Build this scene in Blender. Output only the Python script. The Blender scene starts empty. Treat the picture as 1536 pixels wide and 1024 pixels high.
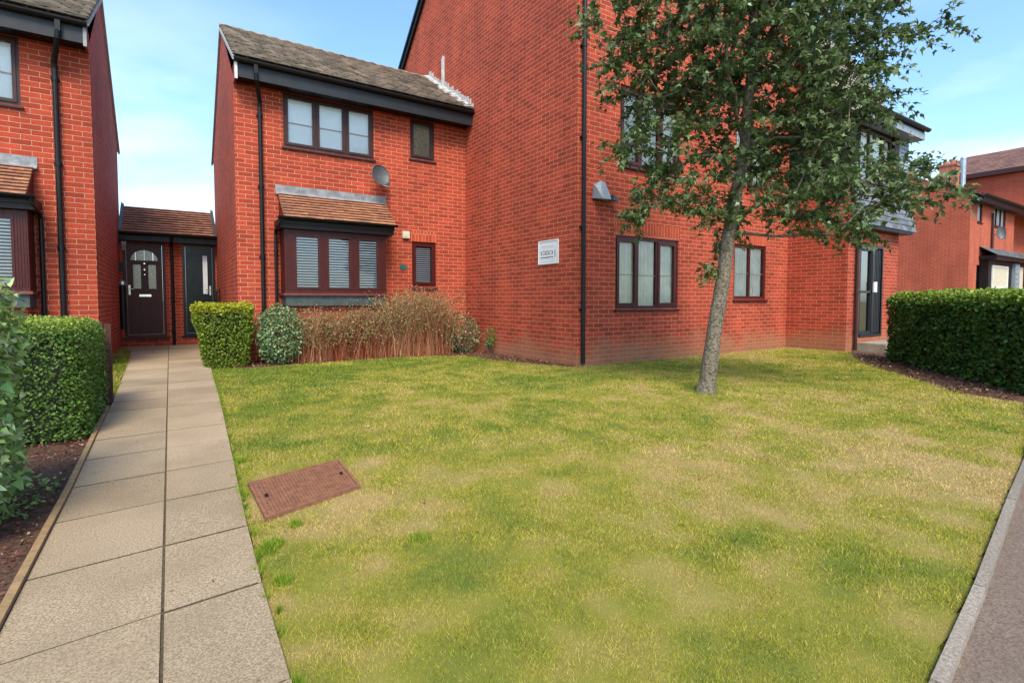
import bpy, math, random
import numpy as np
from mathutils import Vector, Matrix
random.seed(7); rng = np.random.default_rng(7)
R = math.radians
scene = bpy.context.scene
# ------------------------------------------------------------------ camera
cd = bpy.data.cameras.new('camera'); cam = bpy.data.objects.new('camera', cd)
scene.collection.objects.link(cam); scene.camera = cam
cd.sensor_width = 36; cd.lens = 36*775/1536; cd.shift_y = -0.01835
cam.location = (0, 0, 1.05); cam.rotation_euler = (R(87.5), 0, R(-33.5))
cd.clip_start = 0.05; cd.clip_end = 3000
# ------------------------------------------------------------------ sky, sun, exposure
SUN_EL, SUN_AZ = 50, 205          # degrees; azimuth clockwise from +Y
w = bpy.data.worlds.new('World'); scene.world = w; w.use_nodes = True
nt = w.node_tree; nt.nodes.clear()
def N(nt, t, **k):
    n = nt.nodes.new(t)
    for a, b in k.items(): setattr(n, a, b)
    return n
out = N(nt, 'ShaderNodeOutputWorld'); bg = N(nt, 'ShaderNodeBackground'); sky = N(nt, 'ShaderNodeTexSky', sky_type='NISHITA')
sky.sun_disc = False; sky.sun_elevation = R(SUN_EL); sky.sun_rotation = R(SUN_AZ); sky.air_density = 1.0; sky.dust_density = 1.2; sky.ozone_density = 2.0
tc = N(nt, 'ShaderNodeTexCoord'); mp = N(nt, 'ShaderNodeMapping'); mp.inputs['Scale'].default_value = (1.0, 1.0, 2.6)
mp.inputs['Location'].default_value = (0.35, 0.1, 0.0)
no = N(nt, 'ShaderNodeTexNoise'); no.inputs['Scale'].default_value = 1.9; no.inputs['Detail'].default_value = 8; no.inputs['Roughness'].default_value = 0.5
rp = N(nt, 'ShaderNodeValToRGB'); rp.color_ramp.elements[0].position = 0.47; rp.color_ramp.elements[1].position = 0.70
sx = N(nt, 'ShaderNodeSeparateXYZ'); hr = N(nt, 'ShaderNodeMapRange'); hr.inputs[1].default_value = 0.10; hr.inputs[2].default_value = 0.45; hr.inputs[3].default_value = 1.0; hr.inputs[4].default_value = 0.12
mul = N(nt, 'ShaderNodeMath', operation='MULTIPLY'); mul2 = N(nt, 'ShaderNodeMath', operation='MULTIPLY'); mul2.inputs[1].default_value = 0.85
mx = N(nt, 'ShaderNodeMixRGB'); mx.inputs[2].default_value = (8.6, 9.1, 9.6, 1)
tint = N(nt, 'ShaderNodeMixRGB', blend_type='MULTIPLY'); tint.inputs[0].default_value = 1.0; tint.inputs[2].default_value = (1.30, 1.54, 1.62, 1)
L = nt.links.new
L(tc.outputs['Generated'], mp.inputs[0]); L(mp.outputs[0], no.inputs[0]); L(no.outputs[0], rp.inputs[0])
L(tc.outputs['Generated'], sx.inputs[0]); L(sx.outputs[2], hr.inputs[0]); L(rp.outputs[0], mul.inputs[0]); L(hr.outputs[0], mul.inputs[1])
L(mul.outputs[0], mul2.inputs[0]); L(mul2.outputs[0], mx.inputs[0]); L(sky.outputs[0], tint.inputs[1]); L(tint.outputs[0], mx.inputs[1]); L(mx.outputs[0], bg.inputs[0]); L(bg.outputs[0], out.inputs[0])
bg.inputs[1].default_value = 0.132
sl = bpy.data.lights.new('sun', 'SUN'); sun = bpy.data.objects.new('sun', sl); scene.collection.objects.link(sun)
sl.energy = 3.0; sl.angle = R(22); sl.color = (1.0, 0.88, 0.73)
sd = Vector((math.sin(R(SUN_AZ))*math.cos(R(SUN_EL)), math.cos(R(SUN_AZ))*math.cos(R(SUN_EL)), math.sin(R(SUN_EL))))
sun.rotation_euler = sd.to_track_quat('Z', 'Y').to_euler(); sun.location = sd*50
scene.view_settings.view_transform = 'Standard'; scene.view_settings.look = 'None'; scene.view_settings.gamma = 1.0
scene.view_settings.exposure = 0.74
scene.cycles.max_bounces = 6; scene.cycles.transparent_max_bounces = 12

# ------------------------------------------------------------------ mesh helper
class F:                                   # local frame: along, up, out
    def __init__(s, o, u, v, n): s.o, s.u, s.v, s.n = Vector(o), Vector(u).normalized(), Vector(v).normalized(), Vector(n).normalized()
    def __call__(s, a, b, c=0): return s.o + s.u*a + s.v*b + s.n*c
WORLD = F((0,0,0), (1,0,0), (0,0,1), (0,-1,0))
class MB:
    def __init__(s, origin=(0,0,0)): s.v, s.f, s.m, s.t, s.uv, s.org = [], [], [], [], [], Vector(origin)
    def face(s, pts, mi=0, t=None, uv=None):
        i = len(s.v); s.v += [Vector(p) for p in pts]; s.f.append(list(range(i, i+len(pts)))); s.m.append(mi)
        s.t.append(random.random() if t is None else t); s.uv.append(uv)
    def hexa(s, p, mi=0, t=None, skip=()):
        if t is None: t = random.random()
        for k, q in enumerate(((0,3,2,1), (4,5,6,7), (0,1,5,4), (1,2,6,5), (2,3,7,6), (3,0,4,7))):
            if k not in skip: s.face([p[j] for j in q], mi, t)
    def box(s, a, b, c, d, e, f, fr=WORLD, mi=0, t=None, skip=()):   # a..b along, c..d up, e..f out
        s.hexa([fr(a,c,e), fr(b,c,e), fr(b,c,f), fr(a,c,f), fr(a,d,e), fr(b,d,e), fr(b,d,f), fr(a,d,f)], mi, t, skip)
    def tube(s, pts, r, n=8, mi=0, cap=True, t=None):
        pts = [Vector(p) for p in pts]; rs = r if isinstance(r, (list, tuple)) else [r]*len(pts)
        t = random.random() if t is None else t
        rings = []; prev = None
        for i, p in enumerate(pts):
            d = (pts[min(i+1, len(pts)-1)] - pts[max(i-1, 0)]).normalized()
            if prev is None: a = d.orthogonal().normalized()
            else: a = (prev - d*prev.dot(d)).normalized()
            prev = a; b = d.cross(a)
            rings.append([p + (a*math.cos(2*math.pi*k/n) + b*math.sin(2*math.pi*k/n))*rs[i] for k in range(n)])
        base = len(s.v)
        for rg in rings: s.v += rg
        for i in range(len(rings)-1):
            for k in range(n):
                s.f.append([base+i*n+k, base+i*n+(k+1)%n, base+(i+1)*n+(k+1)%n, base+(i+1)*n+k]); s.m.append(mi); s.t.append(t); s.uv.append(None)
        if cap:
            for rg, rev in ((rings[0], True), (rings[-1], False)):
                s.face(list(reversed(rg)) if rev else rg, mi, t)
    def build(s, name, mats, parent=None, smooth=False, bevel=0):
        me = bpy.data.meshes.new(name)
        me.from_pydata([tuple(p - s.org) for p in s.v], [], s.f)
        for m in (mats if isinstance(mats, (list, tuple)) else [mats]): me.materials.append(m)
        me.polygons.foreach_set('material_index', s.m)
        at = me.attributes.new('tint', 'FLOAT', 'FACE'); at.data.foreach_set('value', s.t)
        ul = me.uv_layers.new(name='UVMap'); uvs = []
        for p, q in zip(me.polygons, s.uv):
            if q is not None:
                for c in q: uvs += list(c)
                continue
            n = p.normal; ax = max(range(3), key=lambda k: abs(n[k]))
            for vi in p.vertices:
                c = s.v[vi]
                uvs += [c.y, c.z] if ax == 0 else ([c.x, c.z] if ax == 1 else [c.x, c.y])
        ul.data.foreach_set('uv', uvs)
        if smooth: me.shade_smooth()
        ob = bpy.data.objects.new(name, me); scene.collection.objects.link(ob)
        if parent: ob.parent = parent
        if bevel:
            bm = ob.modifiers.new('bevel', 'BEVEL'); bm.width = bevel; bm.segments = 2; bm.limit_method = 'ANGLE'
        return ob
def tag(o, label=None, cat=None, group=None, kind=None):
    if label: o['label'] = label
    if cat: o['category'] = cat
    if group: o['group'] = group
    if kind: o['kind'] = kind
    return o
def thing(name, loc, label, cat, group=None):
    o = bpy.data.objects.new(name, None); scene.collection.objects.link(o); o.location = loc; o.empty_display_size = 0.1
    return tag(o, label, cat, group)
def npmesh(name, verts, faces_flat, nper, cols, mat, parent=None, colname='col'):
    """verts Nx3, faces_flat flat indices, all faces nper-gon; cols per vertex Nx3"""
    me = bpy.data.meshes.new(name); nf = len(faces_flat)//nper
    me.vertices.add(len(verts)); me.vertices.foreach_set('co', verts.astype(np.float32).ravel())
    me.loops.add(len(faces_flat)); me.loops.foreach_set('vertex_index', faces_flat.astype(np.int32))
    me.polygons.add(nf); me.polygons.foreach_set('loop_start', np.arange(0, nf*nper, nper, dtype=np.int32))
    try: me.polygons.foreach_set('loop_total', np.full(nf, nper, dtype=np.int32))
    except Exception: pass
    me.update(calc_edges=True)
    if cols is not None:
        ca = me.color_attributes.new(colname, 'FLOAT_COLOR', 'POINT')
        c4 = np.ones((len(verts), 4), np.float32); c4[:, :3] = cols; ca.data.foreach_set('color', c4.ravel())
    me.materials.append(mat)
    o = bpy.data.objects.new(name, me); scene.collection.objects.link(o)
    if parent: o.parent = parent
    return o

# ------------------------------------------------------------------ materials
def mat(name, col=(.5,.5,.5), rough=.6, metal=0, spec=.5, var=0, vscale=8, tint=0, bump=0, bscale=60, col2=None, coat=0):
    m = bpy.data.materials.new(name); m.use_nodes = True; nt = m.node_tree; p = nt.nodes['Principled BSDF']
    p.inputs['Roughness'].default_value = rough; p.inputs['Metallic'].default_value = metal; p.inputs['Specular IOR Level'].default_value = spec
    p.inputs['Coat Weight'].default_value = coat
    geo = N(nt, 'ShaderNodeNewGeometry')
    base = N(nt, 'ShaderNodeRGB'); base.outputs[0].default_value = (*col, 1); cur = base.outputs[0]
    if col2 or var:
        c2 = col2 or tuple(max(0, c*(1-var)) for c in col)
        n1 = N(nt, 'ShaderNodeTexNoise'); n1.inputs['Scale'].default_value = vscale; n1.inputs['Detail'].default_value = 5; n1.inputs['Roughness'].default_value = .65
        nt.links.new(geo.outputs['Position'], n1.inputs['Vector'])
        r = N(nt, 'ShaderNodeMapRange'); r.inputs[1].default_value = .36; r.inputs[2].default_value = .64
        nt.links.new(n1.outputs[0], r.inputs[0])
        mxn = N(nt, 'ShaderNodeMixRGB'); nt.links.new(r.outputs[0], mxn.inputs[0]); nt.links.new(cur, mxn.inputs[1]); mxn.inputs[2].default_value = (*c2, 1); cur = mxn.outputs[0]
        rr = N(nt, 'ShaderNodeMapRange'); rr.inputs[3].default_value = max(.03, rough-.1); rr.inputs[4].default_value = min(1, rough+.12)
        nt.links.new(n1.outputs[0], rr.inputs[0]); nt.links.new(rr.outputs[0], p.inputs['Roughness'])
    if tint:
        a = N(nt, 'ShaderNodeAttribute', attribute_name='tint'); r = N(nt, 'ShaderNodeMapRange'); r.inputs[3].default_value = 1-tint; r.inputs[4].default_value = 1+tint*.7
        nt.links.new(a.outputs['Fac'], r.inputs[0]); mm = N(nt, 'ShaderNodeVectorMath', operation='SCALE'); nt.links.new(cur, mm.inputs[0]); nt.links.new(r.outputs[0], mm.inputs['Scale']); cur = mm.outputs[0]
    nt.links.new(cur, p.inputs['Base Color'])
    if bump:
        n2 = N(nt, 'ShaderNodeTexNoise'); n2.inputs['Scale'].default_value = bscale; n2.inputs['Detail'].default_value = 6
        nt.links.new(geo.outputs['Position'], n2.inputs['Vector'])
        b = N(nt, 'ShaderNodeBump'); b.inputs['Strength'].default_value = bump; b.inputs['Distance'].default_value = .01
        nt.links.new(n2.outputs[0], b.inputs['Height']); nt.links.new(b.outputs[0], p.inputs['Normal'])
    return m
def brick_mat(name, c1, c2, mortar, stain=0.0, bw=.225, rh=.075, ms=.0039):
    m = bpy.data.materials.new(name); m.use_nodes = True; nt = m.node_tree; p = nt.nodes['Principled BSDF']; L = nt.links.new
    p.inputs['Roughness'].default_value = .85; p.inputs['Specular IOR Level'].default_value = .25
    uv = N(nt, 'ShaderNodeUVMap', uv_map='UVMap'); geo = N(nt, 'ShaderNodeNewGeometry')
    # slight waviness of the courses
    wn = N(nt, 'ShaderNodeTexNoise'); wn.inputs['Scale'].default_value = 7; L(geo.outputs['Position'], wn.inputs['Vector'])
    ws = N(nt, 'ShaderNodeVectorMath', operation='SUBTRACT'); ws.inputs[1].default_value = (.5,.5,.5); L(wn.outputs['Color'], ws.inputs[0])
    wm = N(nt, 'ShaderNodeVectorMath', operation='SCALE'); wm.inputs['Scale'].default_value = .012; L(ws.outputs[0], wm.inputs[0])
    wa = N(nt, 'ShaderNodeVectorMath', operation='ADD'); L(uv.outputs[0], wa.inputs[0]); L(wm.outputs[0], wa.inputs[1])
    b = N(nt, 'ShaderNodeTexBrick'); b.inputs['Scale'].default_value = 1; b.inputs['Brick Width'].default_value = bw; b.inputs['Row Height'].default_value = rh
    b.inputs['Mortar Size'].default_value = ms; b.inputs['Mortar Smooth'].default_value = .25; b.inputs['Bias'].default_value = 0
    b.inputs['Color1'].default_value = (*c1, 1); b.inputs['Color2'].default_value = (*c2, 1); b.inputs['Mortar'].default_value = (*mortar, 1); b.offset = .5
    L(wa.outputs[0], b.inputs['Vector'])
    mp1 = N(nt, 'ShaderNodeMapping'); mp1.inputs['Scale'].default_value = (1.6,1.6,.45); L(geo.outputs['Position'], mp1.inputs[0])
    n1 = N(nt, 'ShaderNodeTexNoise'); n1.inputs['Scale'].default_value = 1.3; n1.inputs['Detail'].default_value = 5; n1.inputs['Roughness'].default_value = .62; L(mp1.outputs[0], n1.inputs['Vector'])
    n2 = N(nt, 'ShaderNodeTexNoise'); n2.inputs['Scale'].default_value = 55; n2.inputs['Detail'].default_value = 5; L(geo.outputs['Position'], n2.inputs['Vector'])
    ad = N(nt, 'ShaderNodeMath', operation='ADD'); L(n1.outputs[0], ad.inputs[0]); L(n2.outputs[0], ad.inputs[1])
    mr = N(nt, 'ShaderNodeMapRange'); mr.inputs[1].default_value = .6; mr.inputs[2].default_value = 1.4; mr.inputs[3].default_value = .62; mr.inputs[4].default_value = 1.34; L(ad.outputs[0], mr.inputs[0])
    sc = N(nt, 'ShaderNodeVectorMath', operation='SCALE'); L(b.outputs['Color'], sc.inputs[0]); L(mr.outputs[0], sc.inputs['Scale']); cur = sc.outputs[0]
    if stain:
        sz = N(nt, 'ShaderNodeSeparateXYZ'); L(geo.outputs['Position'], sz.inputs[0])
        n3 = N(nt, 'ShaderNodeTexNoise'); n3.inputs['Scale'].default_value = 2.2; n3.inputs['Detail'].default_value = 6; L(geo.outputs['Position'], n3.inputs['Vector'])
        ma = N(nt, 'ShaderNodeMath', operation='MULTIPLY_ADD'); ma.inputs[1].default_value = -.75; L(n3.outputs[0], ma.inputs[0]); L(sz.outputs[2], ma.inputs[2])
        r3 = N(nt, 'ShaderNodeMapRange'); r3.inputs[1].default_value = -.30; r3.inputs[2].default_value = .06; r3.inputs[3].default_value = stain; r3.inputs[4].default_value = 0; L(ma.outputs[0], r3.inputs[0])
        mx = N(nt, 'ShaderNodeMixRGB'); L(r3.outputs[0], mx.inputs[0]); L(cur, mx.inputs[1]); mx.inputs[2].default_value = (.30, .185, .095, 1); cur = mx.outputs[0]
    L(cur, p.inputs['Base Color'])
    bu = N(nt, 'ShaderNodeBump'); bu.inputs['Strength'].default_value = .5; bu.inputs['Distance'].default_value = .006
    iv = N(nt, 'ShaderNodeMath', operation='MULTIPLY_ADD'); iv.inputs[1].default_value = -1; L(b.outputs['Fac'], iv.inputs[0]); L(n2.outputs[0], iv.inputs[2]); L(iv.outputs[0], bu.inputs['Height']); L(bu.outputs[0], p.inputs['Normal'])
    return m
def glass_mat(name, tr=.75, tint=(.9,.95,.93)):
    m = bpy.data.materials.new(name); m.use_nodes = True; nt = m.node_tree; nt.nodes.clear(); L = nt.links.new
    o = N(nt, 'ShaderNodeOutputMaterial'); t = N(nt, 'ShaderNodeBsdfTransparent'); t.inputs[0].default_value = (*tint, 1)
    g = N(nt, 'ShaderNodeBsdfGlossy'); g.inputs['Roughness'].default_value = .02; mx = N(nt, 'ShaderNodeMixShader')
    fr = N(nt, 'ShaderNodeFresnel'); fr.inputs[0].default_value = 1.5; ma = N(nt, 'ShaderNodeMath', operation='MULTIPLY_ADD'); ma.inputs[1].default_value = 1.2; ma.inputs[2].default_value = 1-tr-.08; ma.use_clamp = True
    L(fr.outputs[0], ma.inputs[0]); L(ma.outputs[0], mx.inputs[0]); L(t.outputs[0], mx.inputs[1]); L(g.outputs[0], mx.inputs[2]); L(mx.outputs[0], o.inputs[0])
    return m
def leaf_mat(name, rough=.45, trans=.3, spec=.4):
    m = bpy.data.materials.new(name); m.use_nodes = True; nt = m.node_tree; p = nt.nodes['Principled BSDF']; o = nt.nodes['Material Output']; L = nt.links.new
    a = N(nt, 'ShaderNodeAttribute', attribute_name='col'); L(a.outputs['Color'], p.inputs['Base Color'])
    p.inputs['Roughness'].default_value = rough; p.inputs['Specular IOR Level'].default_value = spec
    t = N(nt, 'ShaderNodeBsdfTranslucent'); L(a.outputs['Color'], t.inputs[0]); mx = N(nt, 'ShaderNodeMixShader'); mx.inputs[0].default_value = trans
    L(p.outputs[0], mx.inputs[1]); L(t.outputs[0], mx.inputs[2]); L(mx.outputs[0], o.inputs[0])
    return m
MORT = (.49, .285, .18)
M = dict(
    brick=brick_mat('brick', (.42,.058,.026), (.27,.036,.016), MORT),
    brick_block=brick_mat('brick_block', (.42,.058,.026), (.27,.036,.016), MORT, stain=.55),
    soldier=brick_mat('soldier_brick', (.45,.070,.026), (.34,.046,.018), MORT, bw=.075, rh=.24),
    brick_far=brick_mat('brick_far', (.42,.085,.045), (.36,.07,.036), (.46,.25,.17)),
    maho=mat('rosewood_upvc', (.070,.010,.008), .4, var=.35, vscale=14, spec=.3),
    maho_l=mat('rosewood_sill', (.16,.035,.028), .4, var=.3, vscale=14),
    brown=mat('dark_brown_upvc', (.048,.019,.016), .45, spec=.3, var=.3, vscale=10),
    black=mat('black_plastic', (.006,.0065,.007), .45, spec=.3, var=.3, vscale=10),
    fascia=mat('dark_fascia', (.016,.019,.023), .5, spec=.35, var=.35, vscale=5),
    brownfascia=mat('brown_fascia', (.014,.008,.007), .5, spec=.3, var=.35, vscale=5),
    slateblack=mat('black_door_paint', (.006,.008,.010), .3, spec=.35, var=.2),
    lead=mat('lead', (.26,.27,.28), .55, var=.45, vscale=9, bump=.3, bscale=25),
    leadgreen=mat('weathered_lead', (.055,.075,.072), .55, var=.4, vscale=9),
    white=mat('white_mortar', (.46,.455,.44), .8, var=.35, vscale=18, bump=.6, bscale=50),
    whitep=mat('white_plastic', (.75,.75,.73), .4, var=.1),
    cream=mat('cream_plastic', (.60,.56,.42), .4, var=.12),
    mosstile=mat('mossy_tile', (.37,.305,.24), .9, col2=(.21,.17,.13), vscale=4, tint=.38, bump=.35, bscale=60),
    redtile=mat('plain_red_tile', (.38,.17,.085), .85, col2=(.24,.10,.055), vscale=10, tint=.28, bump=.5, bscale=50),
    porchtile=mat('porch_tile', (.36,.165,.10), .85, col2=(.23,.105,.065), vscale=10, tint=.28, bump=.5, bscale=50),
    fartile=mat('far_brown_tile', (.21,.10,.075), .85, col2=(.14,.07,.055), vscale=6, tint=.3),
    slate=mat('grey_slate', (.17,.18,.19), .6, col2=(.09,.095,.10), vscale=8, tint=.3),
    clad=mat('dark_timber_cladding', (.009,.008,.008), .75, spec=.2, var=.4, vscale=12),
    siding=mat('grey_painted_siding', (.25,.29,.33), .5, var=.15, vscale=6),
    pane=glass_mat('window_glass', .91, (1,1,1)), panedark=glass_mat('dark_glass', .7, (.25,.33,.33)),
    blind=mat('venetian_blind', (.88,.88,.86), .5), blindw=mat('roller_blind', (.80,.84,.83), .7, var=.06, vscale=3),
    curtain=mat('net_curtain', (.86,.86,.72), .9, var=.2, vscale=5), room=mat('unlit_room_black', (.004,.004,.005), .9),  # room: near-black colour that stands in for an unlit interior
    chrome=mat('chrome', (.75,.74,.70), .18, metal=1), obscure=mat('obscure_glass', (.30,.33,.24), .12, col2=(.13,.15,.09), vscale=40, spec=.8),
    dish=mat('grey_dish', (.075,.08,.085), .5, var=.3, vscale=20), dishl=mat('light_grey_dish', (.24,.27,.29), .45, var=.3, vscale=20),
    steel=mat('galvanised_steel', (.45,.48,.50), .35, metal=.7, var=.2),
    concrete=mat('concrete', (.33,.28,.21), .9, col2=(.22,.18,.13), vscale=6, bump=.6, bscale=90),
    wood=mat('timber_edging', (.30,.19,.085), .8, col2=(.20,.125,.06), vscale=18, bump=.4, bscale=60),
    fence=mat('fence_stain', (.075,.018,.010), .7, var=.4, vscale=20, bump=.4, bscale=60),
    rust=mat('rusty_iron', (.17,.075,.045), .85, col2=(.27,.12,.06), vscale=22, bump=.5, bscale=120, spec=.3),
    bark=mat('bark', (.23,.19,.13), .95, col2=(.045,.036,.024), vscale=38, bump=1.0, bscale=55),
    twig=mat('twig', (.07,.05,.032), .9),
    signw=mat('sign_white', (.70,.72,.72), .4, var=.12, vscale=30), signg=mat('sign_grey_line', (.28,.30,.31), .5), signd=mat('sign_lettering', (.09,.02,.02), .5),
    greenp=mat('green_plaque', (.03,.13,.11), .4, var=.3), terracotta=mat('chimney_brick', (.45,.17,.10), .85, var=.3, vscale=8),
    leaf=leaf_mat('tree_leaf', .40, .33, .42), hleaf=leaf_mat('hedge_leaf', .48, .26, .28), blade=leaf_mat('grass_blade', .75, .3, .10),
    stem=leaf_mat('dry_stem', .9, .1, .1))
# path slabs
def speckle(name, a, b, c, scale, big=2.0, bump=.5, stripe=False):
    m = bpy.data.materials.new(name); m.use_nodes = True; nt = m.node_tree; p = nt.nodes['Principled BSDF']; L = nt.links.new
    p.inputs['Roughness'].default_value = .92; p.inputs['Specular IOR Level'].default_value = .2
    geo = N(nt, 'ShaderNodeNewGeometry'); n1 = N(nt, 'ShaderNodeTexNoise'); n1.inputs['Scale'].default_value = scale; n1.inputs['Detail'].default_value = 4; n1.inputs['Roughness'].default_value = .7
    n2 = N(nt, 'ShaderNodeTexNoise'); n2.inputs['Scale'].default_value = big; n2.inputs['Detail'].default_value = 6
    L(geo.outputs['Position'], n1.inputs['Vector']); L(geo.outputs['Position'], n2.inputs['Vector'])
    r1 = N(nt, 'ShaderNodeMapRange'); r1.inputs[1].default_value = .38; r1.inputs[2].default_value = .62; L(n1.outputs[0], r1.inputs[0])
    m1 = N(nt, 'ShaderNodeMixRGB'); m1.inputs[1].default_value = (*a, 1); m1.inputs[2].default_value = (*b, 1); L(r1.outputs[0], m1.inputs[0])
    r2 = N(nt, 'ShaderNodeMapRange'); r2.inputs[1].default_value = .42; r2.inputs[2].default_value = .72; r2.inputs[4].default_value = .7; L(n2.outputs[0], r2.inputs[0])
    m2 = N(nt, 'ShaderNodeMixRGB'); m2.inputs[2].default_value = (*c, 1); L(r2.outputs[0], m2.inputs[0]); L(m1.outputs[0], m2.inputs[1])
    at = N(nt, 'ShaderNodeAttribute', attribute_name='tint'); r4 = N(nt, 'ShaderNodeMapRange'); r4.inputs[3].default_value = .84; r4.inputs[4].default_value = 1.10; L(at.outputs['Fac'], r4.inputs[0])
    sc = N(nt, 'ShaderNodeVectorMath', operation='SCALE'); L(m2.outputs[0], sc.inputs[0]); L(r4.outputs[0], sc.inputs['Scale']); L(sc.outputs[0], p.inputs['Base Color'])
    b = N(nt, 'ShaderNodeBump'); b.inputs['Strength'].default_value = bump; b.inputs['Distance'].default_value = .004; L(n1.outputs[0], b.inputs['Height']); L(b.outputs[0], p.inputs['Normal'])
    return m
M['slab'] = speckle('paving_slab', (.20,.145,.088), (.46,.36,.235), (.24,.175,.11), 150)
M['asphalt'] = speckle('asphalt', (.11,.080,.060), (.27,.20,.155), (.16,.12,.09), 130, bump=.8)
M['kerb'] = speckle('kerb_concrete', (.17,.145,.115), (.34,.29,.235), (.20,.165,.125), 80, bump=.8)
M['soil'] = speckle('soil', (.045,.024,.016), (.16,.085,.055), (.09,.052,.036), 60, bump=1.0)
M['joint'] = speckle('path_joint', (.05,.033,.02), (.12,.085,.05), (.09,.085,.03), 60)
M['dirt'] = speckle('bare_ground', (.16,.13,.06), (.32,.27,.12), (.2,.2,.07), 90, bump=1.0)

# ------------------------------------------------------------------ noise + lawn colour (the grass is really this colour in patches)
def vnoise(x, y, seed=0):
    xi = np.floor(x).astype(np.int64); yi = np.floor(y).astype(np.int64); fx = x-xi; fy = y-yi; fx = fx*fx*(3-2*fx); fy = fy*fy*(3-2*fy)
    def h(a, b):
        n = (a*374761393 + b*668265263 + seed*1442695041) & 0x7fffffff; n = ((n ^ (n >> 13))*1274126177) & 0x7fffffff; return ((n ^ (n >> 16)) & 0xffff)/65535.
    return (h(xi,yi)*(1-fx)+h(xi+1,yi)*fx)*(1-fy) + (h(xi,yi+1)*(1-fx)+h(xi+1,yi+1)*fx)*fy
def fbm(x, y, s, seed=0, o=4):
    r = 0; a = .5; t = 0
    for k in range(o): r = r + a*vnoise(x*s*2**k, y*s*2**k, seed+k); t += a; a *= .55
    return r/t
STRAW = [(1.29,3.34,.35,.6),(.84,2.54,.38,.8),(.45,1.98,.18,.8),(.31,1.66,.16,.6),(1.28,1.54,.3,.5),(2.47,1.32,.16,1.0),(1.74,1.12,.18,.7),(2.09,.74,.22,.8),(3.95,.95,.35,.7),(3.64,1.45,.35,.5),(2.95,3.14,.8,.35),(2.7,2.23,.5,.45),(6.38,2.24,.9,.4),(.41,2.46,.14,1.0),(1.22,1.05,.3,.5),(.62,3.03,.42,.75),(1.0,3.5,.25,.6),(5.8,3.2,1.2,.3),(1.6,2.2,.3,.3),(5.3,6.0,.35,.9),(7.5,6.05,.5,.8),(9.5,5.9,.7,.8)]
GREEN = [(2.21,1.02,.28,1.0),(1.85,.76,.25,.8),(2.9,1.0,.3,.6),(.62,5.25,.55,.7),(.5,3.85,.3,.9),(2.41,7.24,1.6,.5),(.33,2.38,.06,1.2),(.82,2.12,.09,.8),(.9,1.62,.09,.8),(2.02,2.86,.14,.8),(4.54,5.09,.8,.4),(5.72,1.31,.5,.7),(1.35,.86,.3,.6),(.49,1.62,.08,.7),(2.11,1.3,.1,.7),(7.2,5.4,1.0,.5),(4.1,1.05,.2,.4),(.62,2.05,.08,.7)]
def lawn_col(x, y):
    n = fbm(x, y, .9, 3); n2 = fbm(x, y, 4.5, 11)
    s = np.clip((n-.5)*1.0 + (n2-.5)*1.3 + .47, 0, 1)          # 0 green .. 1 straw
    for cx, cy, r, a in STRAW: s = s + a*.30*np.exp(-((x-cx)**2+(y-cy)**2)/(r*r))
    for cx, cy, r, a in GREEN: s = s - a*.22*np.exp(-((x-cx)**2+(y-cy)**2)/(r*r))
    s = s - .28*np.clip((y-4.5)/3, 0, 1)*np.clip((7-x)/4,0,1)
    s = s + .20*np.clip((3.6-y)/3, 0, 1)
    for cx, cy, r, a in ((.36,2.75,.12,.8),(.75,2.66,.16,.6),(.30,2.95,.08,.8),(.98,3.25,.16,.5),(.28,1.9,.07,.6),(.27,1.6,.06,.6),(1.35,2.9,.10,.5)): s = s + a*np.exp(-((x-cx)**2+(y-cy)**2)/(r*r))
    s = np.clip(s, 0, 1.15)[:, None]
    g0 = np.array([.170,.235,.022]); g1 = np.array([.340,.330,.032]); g2 = np.array([.51,.385,.125])
    c = np.where(s < .5, g0+(g1-g0)*s*2, g1+(g2-g1)*(s-.5)*2)
    return np.clip(c, 0, 1), s[:, 0]

# ================================================================== GROUND
def in_poly(x, y, poly):
    c = np.zeros(len(x), bool); n = len(poly)
    for i in range(n):
        x1, y1 = poly[i]; x2, y2 = poly[(i+1)%n]
        if y1 == y2: continue
        c ^= ((y1 > y) != (y2 > y)) & (x < (x2-x1)*(y-y1)/(y2-y1)+x1)
    return c
def sheet(name, poly, z, m, kind='structure', thick=0):
    b = MB()
    b.face([(x, y, z) for x, y in poly])
    if thick:
        n = len(poly)
        for i in range(n):
            (x1, y1), (x2, y2) = poly[i], poly[(i+1)%n]; b.face([(x1,y1,z), (x1,y1,z-thick), (x2,y2,z-thick), (x2,y2,z)])
    return tag(b.build(name, m), kind=kind)
sheet('ground', [(-400,-400), (400,-400), (400,400), (-400,400)], -.06, M['dirt'])
PR = [(.25,1.0),(.252,1.5),(.258,2.06),(.275,2.65),(.30,3.3),(.322,3.8),(.345,4.4),(.415,6.2),(.48,8.5),(.56,10.5),(.64,12.2),(.95,13.6),(.98,14.2)]
PL = [(-.46,-1.5),(-.465,1.0),(-.47,3.7),(-.485,4.6),(-.505,6.4),(-.55,8.5),(-.62,11.5),(-.7,13.3),(-.88,13.9),(-.88,14.2)]
def interp(tab, y):
    ys = [t[1] for t in tab]; xs = [t[0] for t in tab]; return float(np.interp(y, ys, xs))
KERB = [(-6,-.35),(-2,.08),(.6,.36),(1.716,.513),(2.432,.609),(3.642,.793),(4.654,.938),(5.89,1.17),(6.91,1.40),(8.2,1.60),(12,1.9),(20,2.2)]
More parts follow.
